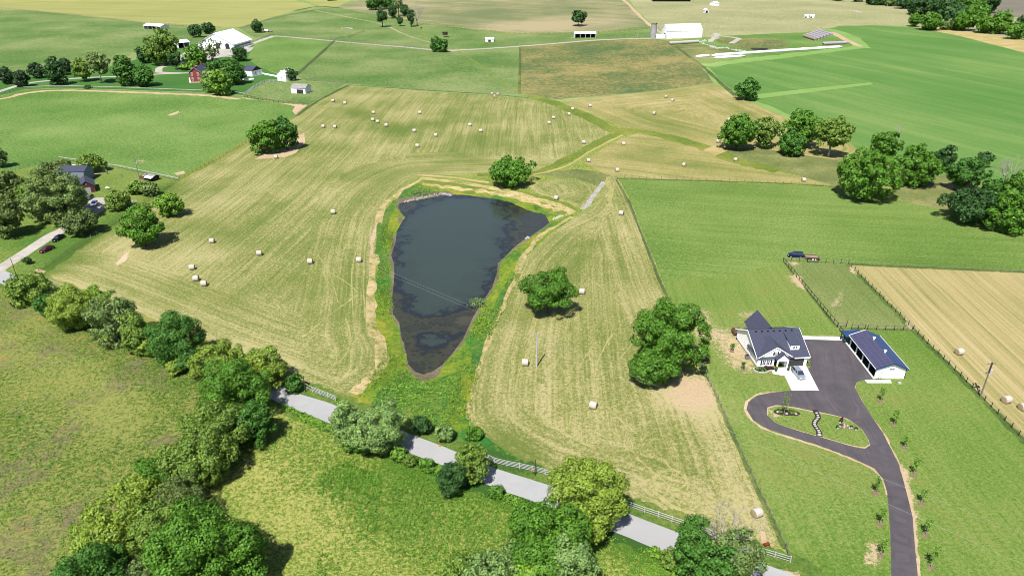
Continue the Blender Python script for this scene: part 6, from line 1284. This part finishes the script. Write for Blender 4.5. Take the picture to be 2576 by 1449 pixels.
wrapped((1684,113.5), (1757,109), 13, [vary('bale_wrap_white', S(214,208,198), amt=.1)], 'pale bale from the left in the long row below the white barn', 'row of pale bales below the white barn', 1.5)
FILM = vary('white_film', (.74,.75,.76,1), amt=.06, scale=.3, rough=.4)
def tubebag(a, b, r, label):
    pa = Vector((*P(*a), 0)); pb = Vector((*P(*b), 0)); L_ = (pb-pa).length; n = max(4, int(L_/4)); rnd = random.Random(int(a[0])); m = MB()
    pts = []; rr = []
    for i in range(n+1):
        q = pa.lerp(pb, i/n); pts.append((q.x - pa.x, q.y - pa.y, gz(q.x, q.y) + r*.72)); rr.append(r * (rnd.uniform(.9, 1.06) if 0 < i < n else .45))
    m.tube(pts, rr, 12); o = m.build('silage_bag', FILM, None, smooth=True); o.location = (pa.x, pa.y, 0); tag(o, label, 'silage bag', 'long white silage bags')
tubebag((1750,145.5), (1786,143), 1.15, 'short white silage bag at the left end'); tubebag((1790,143), (2118,121), 1.25, 'longest white silage bag between crop and stream'); tubebag((1796,149), (1874,143.5), 1.1, 'middle length white silage bag lying nearest the crop')
def rocks(a, pts, n, size, label, name='rubble'):
    rnd = random.Random(n); m = MB(); w = [P(*q) for q in pts]; o0 = w[0]
    for k in range(n):
        t = rnd.random() * (len(w)-1); i = int(t); f = t - i; x = w[i][0]+(w[i+1][0]-w[i][0])*f + rnd.gauss(0, a); y = w[i][1]+(w[i+1][1]-w[i][1])*f + rnd.gauss(0, a); s = size*rnd.uniform(.4, 1.2); z = gz(x, y)
        ang = rnd.uniform(0, 3); c, d = math.cos(ang)*s, math.sin(ang)*s
        m.solid([(x-o0[0]+c,y-o0[1]+d,z-.1),(x-o0[0]-d,y-o0[1]+c,z-.1),(x-o0[0]-c,y-o0[1]-d,z-.1),(x-o0[0]+d,y-o0[1]-c,z-.1)], [(x-o0[0]+c*.7,y-o0[1]+d*.6,z+s*.8),(x-o0[0]-d*.6,y-o0[1]+c*.7,z+s*.7),(x-o0[0]-c*.7,y-o0[1]-d*.6,z+s*.9),(x-o0[0]+d*.6,y-o0[1]-c*.7,z+s*.6)])
    o = m.build(name, STONEM, None); o.location = (*o0, 0); tag(o, label, 'rubble', kind='stuff')
rocks(1.2, [(1755,109),(1768,105),(1785,102),(1805,96),(1805,88),(1798,86)], 70, 1.1, 'pale rubble heap curving along the yard right of the white barn')
rocks(1.2, [(1765,109),(1790,118),(1802,123),(1830,122),(1850,128),(1880,132)], 80, 1.1, 'pale line of rubble running down to the silage bags')
rocks(.6, [(1519,458),(1500,480),(1484,502),(1468,524)], 46, .38, 'pale creek stones in the bed right of the small hay plot', 'creek_stones')
rocks(.5, [(1418,542),(1404,548),(1396,552)], 30, .5, 'grey stones at the pond outlet', 'outlet_stones'); rocks(.4, [(1332,596),(1324,602)], 12, .4, 'few pale stones on the right pond shore', 'shore_stones')
rocks(.5, [(1020,508),(1060,498),(1110,488),(1140,492)], 160, .3, 'small pale stones on the upper left pond shore', 'shore_stones')
rocks(.8, [(2395,470),(2412,478),(2440,492)], 40, .6, 'heap of pale and dark debris between the right edge trees', 'debris')
rocks(1.0, [(862,73),(874,71),(884,74)], 24, .9, 'small heap of brown debris in the upper pasture', 'debris')
# ================================================================== small objects on the east property
for k, t in enumerate([(1375,500),(1402,548),(1408,590),(1385,630),(1352,662),(1335,700),(1328,738),(1352,775),(1380,820),(1415,868),(1432,908),(1436,960)]):
    px = C2(2200,1140,7.156,*t); x, y = P(*px); m = MB(); rr = .24 if k < 11 else .34; n = 9; rnd = random.Random(k); rad = [rnd.uniform(.85, 1.1) for _ in range(n)]
    m.solid([(math.cos(6.283*i/n)*rr*1.3*rad[i], math.sin(6.283*i/n)*rr*rad[i], -.05) for i in range(n)], [(math.cos(6.283*i/n)*rr*1.2*rad[i], math.sin(6.283*i/n)*rr*.9*rad[i], .05) for i in range(n)])
    small('stepping_stone', m, STONEM, 'white stepping stone, %s of twelve across the drive island' % ('uppermost','second','third','fourth','fifth','sixth','seventh','eighth','ninth','tenth','eleventh','lowest')[k], 'stepping stone', (x, y, .02), 0, 'stepping stones across the drive island')
def bedobj(px, rx, ry, rot, label):
    x, y = P(*px); e = empty('flower_bed', (x, y, 0), rot, label, 'flower bed'); n = 20
    m = MB(); m.solid([(rx*math.copysign(abs(math.cos(a))**.8, math.cos(a)), ry*math.sin(a), -.1) for a in [6.283*i/n for i in range(n)]], [(rx*.97*math.copysign(abs(math.cos(a))**.8, math.cos(a)), ry*.95*math.sin(a), .08) for a in [6.283*i/n for i in range(n)]]); m.build('mulch', SOIL, e)
    return e
e = bedobj((1979,1038), 2.75, 1.0, -.12, 'long oval flower bed with a young tree on the drive island')
for i, (a, b, r, k) in enumerate([(-1.4,-.35,.32,'yellow'),(.95,-.4,.3,'yellow'),(1.6,-.25,.3,'silver'),(-1.7,.35,.3,'deep'),(.5,.3,.35,'deep'),(1.4,.35,.3,'deep')]):
    c, n, _, g = crown(r, 0, r*1.3, 90+i, .13, dens=1.2, lob=.15); link('plant', quads('plant', c, n, .14*g.uniform(.7,1.2,len(c)), LEAF[k], g), e, (a, b, .05))
for a, b in ((-1.95,-.2),(-.2,-.6),(1.75,-.45)):
    m = MB(); m.solid([(a-.28,b-.2,.05),(a+.28,b-.2,.05),(a+.25,b+.2,.05),(a-.25,b+.2,.05)], [(a-.2,b-.14,.3),(a+.18,b-.12,.28),(a+.16,b+.12,.32),(a-.16,b+.12,.3)]); m.build('stone', STONEM, e)
def tribed():
    c = C2(2200,1140,7.156,1950,780); x, y = P(*c); e = empty('flower_bed', (x, y, 0), 0, 'three pointed flower bed with rocks and dark shrubs on the drive island', 'flower bed')
    pts = [(-.1,1.7),(.5,1.0),(1.0,.1),(2.1,-1.15),(1.9,-1.4),(1.2,-1.1),(0,-.55),(-1.3,-.75),(-1.7,-.8),(-1.75,-.5),(-.9,.2),(-.6,1.1)]
    m = MB(); m.solid([(a,b,-.1) for a,b in pts], [(a*.97,b*.97,.08) for a,b in pts]); m.build('mulch', MUL, e)
    for i, (a, b) in enumerate([(-.4,1.1),(.3,.6),(.75,.1),(-.9,-.1),(.1,0),(1.3,-.6),(-1.6,-.65),(1.9,-1.2),(-.2,-.45),(.8,-.75)]):
        m = MB(); m.solid([(a-.2,b-.16,.04),(a+.2,b-.16,.04),(a+.18,b+.15,.04),(a-.18,b+.15,.04)], [(a-.13,b-.1,.26),(a+.12,b-.08,.25),(a+.1,b+.1,.28),(a-.1,b+.1,.27)]); m.build('stone', STONEM, e)
    for i, (a, b, r, h) in enumerate([(-.15,1.35,.3,1.1),(.1,1.5,.22,1.2),(-1.65,-.5,.28,.6),(2.0,-1.0,.3,.6),(-.5,.3,.3,.4),(1.4,-.4,.3,.4)]):
        cc, n, _, g = crown(r, 0, h, 120+i, .13, dens=1.0, lob=.14); link('plant', quads('plant', cc, n, .14*g.uniform(.7,1.2,len(cc)), LEAF['plum' if i < 2 else 'dark'], g), e, (a, b, .05))
tribed()
m = MB()
n = 14
for k in range(n): a = 6.283*k/n; m.box(.55*math.cos(a)-.12,.55*math.cos(a)+.12,.5*math.sin(a)-.12,.5*math.sin(a)+.12,0,.28)
small('fire_pit', m, [vary('fire_ring_stone', S(190,150,150), amt=.2)], 'round stone fire pit on a white slab beside the largest tree', 'fire pit', (*P(1766,893), .03))
def picnic(px, rz, label, chair=False):
    x, y = P(*px); e = empty('picnic_bench' if not chair else 'garden_bench', (x, y, 0), rz, label, 'bench'); m = MB()
    if chair:
        for k in range(3): m.box(-.75,.75,-.05+k*.16,.07+k*.16,.45,.49)
        m.build('seat', BWOOD, e); m = MB(); [m.box(-.75,.75,.5,.54,.6+k*.16,.72+k*.16) for k in range(3)]; m.build('backrest', BWOOD, e)
        for a in (-.7,.62):
            m = MB(); m.box(a,a+.08,-.05,.02,0,.65); m.box(a,a+.08,.48,.55,0,1.05); m.build('leg', DWOOD, e)
    else:
        m.box(-.75,.75,-.38,.38,.74,.79); m.build('table_top', BWOOD, e)
        for s in (-1, 1): m = MB(); m.box(-.85,.85,s*.75-.14,s*.75+.14,.43,.47); m.build('seat', BWOOD, e)
        for a in (-.55,.55): m = MB(); m.bar((a,-.75,0),(a,.2,.74),.08); m.bar((a,.75,0),(a,-.2,.74),.08); m.bar((a,-.8,.43),(a,.8,.43),.07); m.build('leg', DWOOD, e)
picnic((1768,879), 0, 'brown garden bench behind the round stone fire pit', True); picnic((1775,912), R(12), 'reddish brown picnic bench in front of the round stone fire pit')
m = MB(); m.tube([(0,0,0),(0,0,.35)], .3, 10); small('tub', m, BLACK, 'small black tub on the lawn left of the farmhouse wall', 'tub', (*P(1854,853),0))
# ================================================================== poles and wires
POLEM = vary('pole_wood', S(150,140,132), amt=.2, scale=2, stretch=(1,1,.15)); POLEL = vary('pole_pale', S(226,224,220), amt=.1, scale=2, stretch=(1,1,.15)); POLED = vary('pole_dark', S(84,72,66), amt=.3, scale=2)
def pole(px, vt, label, mat, kit=None, r=.15, cap=None):
    x, y = P(*px); z = gz(x, y); h = height_at(x, y, vt) - z; e = empty('utility_pole', (x, y, z), 0, label, 'pole'); m = MB()
    m.tube([(0,0,-.5),(0,0,h*.5),(0,0,h)], [r,r*.85,r*.7], 9); m.build('post', mat, e)
    if kit:
        m = MB(); m.tube([(.35,-.1,h*kit),(.35,-.1,h*kit+.9)], .28, 10); m.build('transformer', vary('transformer_grey', S(222,224,228), amt=.05), e)
        m = MB(); m.bar((-.9,0,h*.96),(.9,0,h*.96),.1,.12)
        for k in (-.8,.0,.8): m.tube([(k,0,h*.96),(k,0,h*.96+.25)], .06, 6)
        m.build('crossarm', POLEM, e)
        m = MB(); m.box(-.6,-.1,-.15,.15,h*kit-.1,h*kit+.2); m.build('fuse_box', GALV, e)
    if cap: m = MB(); m.tube([(0,0,h*cap),(0,0,h)], r*1.05, 9); tag(m.build('dark_top', POLED, e), 'dark tarred top')
    return (x, y, z + h)
pA = pole((353,458), 396, 'grey utility pole with transformer beside the homestead garden shed', POLEM, .72)
pB = pole((1350,922), 836, 'tall pale bare pole in the right hay field', POLEL, None, .2)
pC = pole((2466,998), 912, 'dark topped utility pole with transformer at the stubble field fence', POLEM, .70, .17, .72)
pD = pole((769,986), 945, 'dark slim pole behind the white fence by the road near the grove', POLED, None, .12)
pE = pole((40,690), 650, 'thin dark pole at the junction of drive and road', POLED, None, .10)
pF = pole((1346,1195), 1155, 'thin dark pole behind the white roadside fence with a yellow marker', POLED, None, .11)
m = MB(); m.bar((0,0,0),(0,0,1.1),.06); m.box(-.22,.22,-.03,.0,.75,1.25,1); small('road_marker', m, [GALV, vary('sign_yellow', S(232,176,60))], 'small yellow marker plate in the verge beside the thin pole', 'marker', (*P(1339,1195),0))
m = MB(); m.bar((0,0,0),(0,0,.5),.08); m.box(-.2,.2,-.15,.15,0,.3,1); small('road_marker', m, [GALV, vary('marker_orange', S(240,170,80))], 'orange marker at the road edge below the wet meadow bushes', 'marker', (*P(1106,1122),0))
m = MB(); rnd = random.Random(1)
m.box(-.5,.5,-.25,.25,0,.4); small('debris_box', m, vary('rust', S(150,60,40), amt=.3), 'rusty red scrap at the bare corner by the road fence', 'scrap', (*P(1928,1372),0), .3, bevel=.05)
WIRE = vary('wire_metal', S(190,190,190), rough=.5)
def wire(a, b, off, label, sag=1.2, r=.013):
    m = MB(); a = Vector(a) + Vector(off); b = Vector(b) + Vector(off); n = 24; pts = []
    for i in range(n+1): t = i/n; q = a.lerp(b, t); q.z -= sag*4*t*(1-t); pts.append(tuple(q - a))
    m.tube(pts, r, 4); o = m.build('power_line', WIRE, None); o.location = a; tag(o, label, 'power line', 'power lines across the fields')
wire(pA, pB, (0,0,-.2), 'upper power line spanning over the pond to the pale pole'); wire(pA, pB, (-.6,0,-.9), 'lower power line spanning over the pond to the pale pole')
x, y = P(2600,1430); wire(pB, (x, y, 6), (0,0,-.2), 'power line running from the pale pole over the black drive', 1.0); x, y = P(2640,1520); wire(pB, (x, y, 6), (-.4,0,-.8), 'second power line from the pale pole over the young trees', 1.0)
# ================================================================== fences
def fence(px, label, kind='wire', step=2.6, h=1.25, post=None, rail=None, nrail=3, name='fence', pw=.12, group=None, gate=None):
    w = [Vector((*P(*q), 0)) for q in px]; L_ = [0]
    for a, b in zip(w, w[1:]): L_.append(L_[-1] + (b-a).length)
    tot = L_[-1]; n = max(1, int(round(tot/step))); pts = []
    for k in range(n+1):
        d = tot*k/n; i = max(j for j in range(len(w)) if L_[j] <= d + 1e-6); i = min(i, len(w)-2); t = (d-L_[i])/max(1e-6, L_[i+1]-L_[i]); q = w[i].lerp(w[i+1], t); q.z = gz(q.x, q.y); pts.append(q)
    o0 = pts[0].copy(); e = empty(name, tuple(o0), 0, label, 'fence', group); post = post or GWOOD; rail = rail or post; rnd = random.Random(len(px)*n)
    m = MB(); m.box(-pw/2,pw/2,-pw/2,pw/2,-.3,h+.08); pm = m.mesh('post', post)
    order = sorted(range(len(pts)), key=lambda k: pts[k].length); near = set(order[:96]); rest = MB(); nr = 0
    for k, q in enumerate(pts):
        c = q - o0
        if k in near: p = link('post', pm, e, tuple(c)); p.rotation_euler = (R(rnd.uniform(-3,3)), R(rnd.uniform(-3,3)), rnd.uniform(0,.2))
        else: rest.box(c.x-pw/2,c.x+pw/2,c.y-pw/2,c.y+pw/2,c.z-.3,c.z+h+.08); nr += 1
    if nr: tag(rest.build('far_posts', post, e), kind='stuff')
    if kind == 'board':
        for z in [h*(.22+.74*i/max(1, nrail-1)) for i in range(nrail)]:
            m = MB()
            for a, b in zip(pts, pts[1:]): m.bar(tuple(a-o0+Vector((0,0,z))), tuple(b-o0+Vector((0,0,z))), .03, .11)
            m.build('rail', rail, e)
    elif kind == 'cap':
        m = MB()
        for a, b in zip(pts, pts[1:]): m.bar(tuple(a-o0+Vector((0,0,h))), tuple(b-o0+Vector((0,0,h))), .05, .26)
        m.build('rail', rail, e)
        m = MB()
        for a, b in zip(pts, pts[1:]): m.bar(tuple(a-o0+Vector((0,0,h*.5))), tuple(b-o0+Vector((0,0,h*.5))), .03, .05)
        m.build('wire', GWOOD, e)
    else:
        m = MB()
        for z in (h*.3, h*.62, h*.95):
            for a, b in zip(pts, pts[1:]): m.bar(tuple(a-o0+Vector((0,0,z))), tuple(b-o0+Vector((0,0,z))), .02)
        m.build('wire', GALV, e)
        if kind == 'toprail':
            m = MB()
            for a, b in zip(pts, pts[1:]): m.bar(tuple(a-o0+Vector((0,0,h))), tuple(b-o0+Vector((0,0,h))), .05, .14)
            m.build('rail', rail, e)
    return e
WF = vary('white_fence_paint', (.34,.34,.35,1), amt=.1, scale=1)
fence([(1219,1152),(1250,1168),(1300,1177),(1371,1193)], 'white four board fence by the road, left of the large yellow tree', 'board', 2.3, 1.35, WF, nrail=4)
fence([(1373,1194),(1450,1222),(1560,1268),(1713,1320),(1780,1344),(1908,1390),(1988,1414)], 'white three rail fence along the verge of the lower road', 'board', 2.4, 1.25, WF, nrail=3)
fence([(1988,1412),(1976,1380)], 'short grey brace fence at the lower corner of the right hay field', 'board', 1.5, 1.2, GWOOD, nrail=2)
fence([(786,986),(845,1009)], 'white four board gate fence by the road near the grove', 'board', 2.0, 1.45, WF, nrail=4)
fence([(700,936),(786,984)], 'thin pale rail fence running behind the roadside trees', 'board', 2.4, 1.1, WF, nrail=2)
fence([(112,707),(166,728)], 'pale rail fence beside the road right of the junction', 'board', 2.4, 1.1, WF, nrail=2)
fence([(1549,452),(1604,568),(1664,716),(1742,878),(1802,1000),(1882,1178),(1976,1378)], 'wire fence between the right hay field and the green yard', 'wire', 2.6, 1.15)
fence([(1552,448),(1800,455),(1990,464),(2110,471)], 'wire fence along the top of the green paddock', 'wire', 3.0, 1.15)
BKP = vary('black_post', S(58,54,54), amt=.2)
fence([(1970,658),(2050,755),(2106,823)], 'black post fence on the left side of the small paddock', 'toprail', 2.3, 1.25, BKP, BKP)
fence([(1970,657),(2030,659)], 'brown top rail fence left of the crossed gate', 'toprail', 2.4, 1.25, BKP, GWOOD)
fence([(2058,661),(2134,664)], 'brown top rail fence right of the crossed gate', 'toprail', 2.4, 1.25, BKP, GWOOD)
fence([(2134,664),(2200,732),(2296,828),(2440,970),(2576,1109),(2760,1290)], 'long dark wire fence between yard and stubble field', 'wire', 2.4, 1.2, BKP)
fence([(2150,667),(2300,674),(2576,686),(2800,694)], 'wire fence along the top of the stubble field', 'wire', 2.6, 1.15)
fence([(2142,829),(2175,829)], 'short black post and rail fence piece behind the blue roofed garage', 'toprail', 1.7, 1.3, BKP, GWOOD)
fence([(2182,829),(2294,832)], 'black post fence at the lower side of the small paddock', 'toprail', 2.4, 1.25, BKP, GWOOD)
fence([(2106,824),(2128,824)], 'short rail fence left of the open black gate', 'toprail', 2.0, 1.3, BKP, GWOOD)
def gate(pa, pb, label, h=1.3):
    a = Vector((*P(*pa), 0)); b = Vector((*P(*pb), 0)); L_ = (b-a).length; e = empty('gate', tuple(a), math.atan2(b.y-a.y, b.x-a.x), label, 'gate'); m = MB()
    m.bar((0,0,.15),(L_,0,.15),.07); m.bar((0,0,h),(L_,0,h),.07); m.bar((0,0,.1),(0,0,h+.05),.09); m.bar((L_,0,.1),(L_,0,h+.05),.09); m.build('frame', BKP, e); m = MB(); m.bar((0,-.01,.15),(L_,-.01,h),.06); m.bar((0,.05,h),(L_,.05,.15),.06); m.build('cross_brace', BKP, e)
    m = MB(); [m.bar((.05,0,z),(L_-.05,0,z),.02) for z in (.4,.65,.9,1.1)]; m.build('wire_mesh', GALV, e)
gate((2031,660), (2056,661.5), 'black crossed gate in the top fence of the small paddock'); gate((2112,832), (2124,846), 'open black gate behind the blue roofed garage', 1.3); gate((2128,824), (2131,814), 'small open black gate at the lower left paddock corner')
fence([(98,682),(180,632),(300,554),(440,458),(560,394),(640,348)], 'wire fence on the left border of the left hay field', 'wire', 3.2, 1.2)
fence([(745,292),(800,254),(877,215)], 'rail fence at the upper left corner of the left hay field', 'board', 3.5, 1.3, GWOOD, nrail=2)
fence([(878,214),(1000,224),(1250,240),(1330,247)], 'wire fence along the top of the left hay field', 'wire', 5, 1.2)
fence([(150,402),(300,424),(450,456)], 'white capped fence between homestead and left pasture', 'cap', 3.0, 1.3, GWOOD, WF)
fence([(40,432),(70,418),(120,403),(150,402)], 'grey wire fence left of the white capped homestead fence', 'wire', 3.0, 1.3)
fence([(-60,262),(0,241),(60,225),(150,221),(300,225),(510,233)], 'long white capped fence below the farm lane', 'cap', 4.0, 1.4, GWOOD, WF, pw=.2)
fence([(580,235),(614,241)], 'short white capped fence right of the bright round tree', 'cap', 4.0, 1.4, GWOOD, WF)
fence([(614,241),(640,222),(666,208),(698,206)], 'white picket fence climbing to the little white outbuilding', 'board', 2.6, 1.6, WF, nrail=4, pw=.35)
fence([(566,147),(588,144)], 'short white board fence in the farmstead yard', 'board', 2.5, 1.6, WF, nrail=4, pw=.3)
fence([(-60,18),(60,27),(180,38),(360,59),(480,67),(556,71)], 'wooden fence below the yellow field at the top left', 'board', 5, 1.5, GWOOD, nrail=3, pw=.25)
fence([(620,69),(690,46),(790,27),(850,21)], 'wooden fence right of the big barn along the yellow field', 'board', 5, 1.5, GWOOD, nrail=3, pw=.25)
fence([(745,191),(790,152),(842,104)], 'grey wooden fence climbing to the farm lane', 'board', 3.5, 1.5, GWOOD, nrail=3, pw=.25)
fence([(770,202),(820,206),(872,210)], 'grey wooden fence at the top of the shed lot', 'board', 4, 1.4, GWOOD, nrail=3, pw=.2)
fence([(614,244),(690,258),(775,266)], 'dark plank fence below the crooked old shed', 'board', 3.5, 1.3, DWOOD, nrail=3, pw=.2)
fence([(690,94),(760,99),(842,105),(1000,120),(1130,129)], 'low wooden fence on the near side of the farm lane', 'board', 5, 1.3, GWOOD, nrail=2, pw=.2)
fence([(700,89),(850,102),(1000,115),(1130,124)], 'low wooden fence on the far side of the farm lane', 'board', 5, 1.3, GWOOD, nrail=2, pw=.2)
fence([(612,118),(650,102),(688,88)], 'wooden fence beside the lane at the big white barn', 'board', 4, 1.4, GWOOD, nrail=3, pw=.2)
fence([(1700,118),(1768,168),(1850,240)], 'grey fence between weedy brown field and crop', 'wire', 4, 1.3, pw=.2)
fence([(1309,120),(1308,237)], 'thin wire fence at the left side of the weedy brown field', 'wire', 5, 1.2)
fence([(970,45),(1060,60),(1180,76),(1300,86),(1450,86),(1600,78),(1640,70)], 'dark fence line below the dry grey field', 'wire', 6, 1.4, DWOOD, pw=.25)
fence([(846,98),(880,94),(915,80),(918,84)], 'short dark fence in the upper left pasture', 'board', 4, 1.3, DWOOD, nrail=2)
# ================================================================== animals and feeders
def cow(px, rz, label, scale=1.0):
    x, y = P(*px); e = empty('cow', (x, y, gz(x, y)), rz, label, 'cow'); m = MB(); blk = vary('black_hide', (.02,.018,.018,1), amt=.2, rough=.7)
    m.tube([(-1.05,0,1.05),(-.95,0,1.1),(-.6,0,1.08),(-.1,0,1.0),(.4,0,1.02),(.7,0,1.1),(.95,0,1.2),(1.15,0,1.25),(1.35,0,1.15),(1.55,0,.98)], [.12,.27,.34,.38,.37,.33,.22,.17,.16,.09], 10)
    for sx in (-.75,.6):
        for s in (-1,1): m.tube([(sx,s*.2,1.0),(sx-(.06 if sx < 0 else 0),s*.2,.62),(sx+(.05 if sx < 0 else 0),s*.2,.32),(sx,s*.2,0)], [.17,.11,.06,.06], 6)
    m.tube([(-1.1,0,1.15),(-1.2,0,.8),(-1.18,0,.45)], [.05,.03,.05], 5); m.tube([(1.2,.08,1.35),(1.15,.32,1.36)], [.05,.02], 5); m.tube([(1.2,-.08,1.35),(1.15,-.32,1.36)], [.05,.02], 5)
    m.build('body', blk, e, smooth=True); e.scale = (scale,)*3
cow((1059.5,74), 1.2, 'black cow standing alone in the upper pasture', 1.2)
m = MB(); m.tube([(0,0,0),(0,0,2.4)], 2.6, 12); m.box(-3,3,-2.6,2.6,2.4,2.7); small('feeder', m, [DWOOD], 'dark square cattle feeder above the round lane tree', 'feeder', (*P(1120,94), 0))
m = MB(); m.bar((0,0,-.1),(0,0,5),.25); small('gate_post', m, WF, 'lone white post in the pasture left of the silo', 'post', (*P(1604,98),0))
rocks(.8, [(2140,27),(2156,30),(2168,33)], 20, 1.2, 'scattered scrap on the pale pasture at the top', 'scrap')
#END#
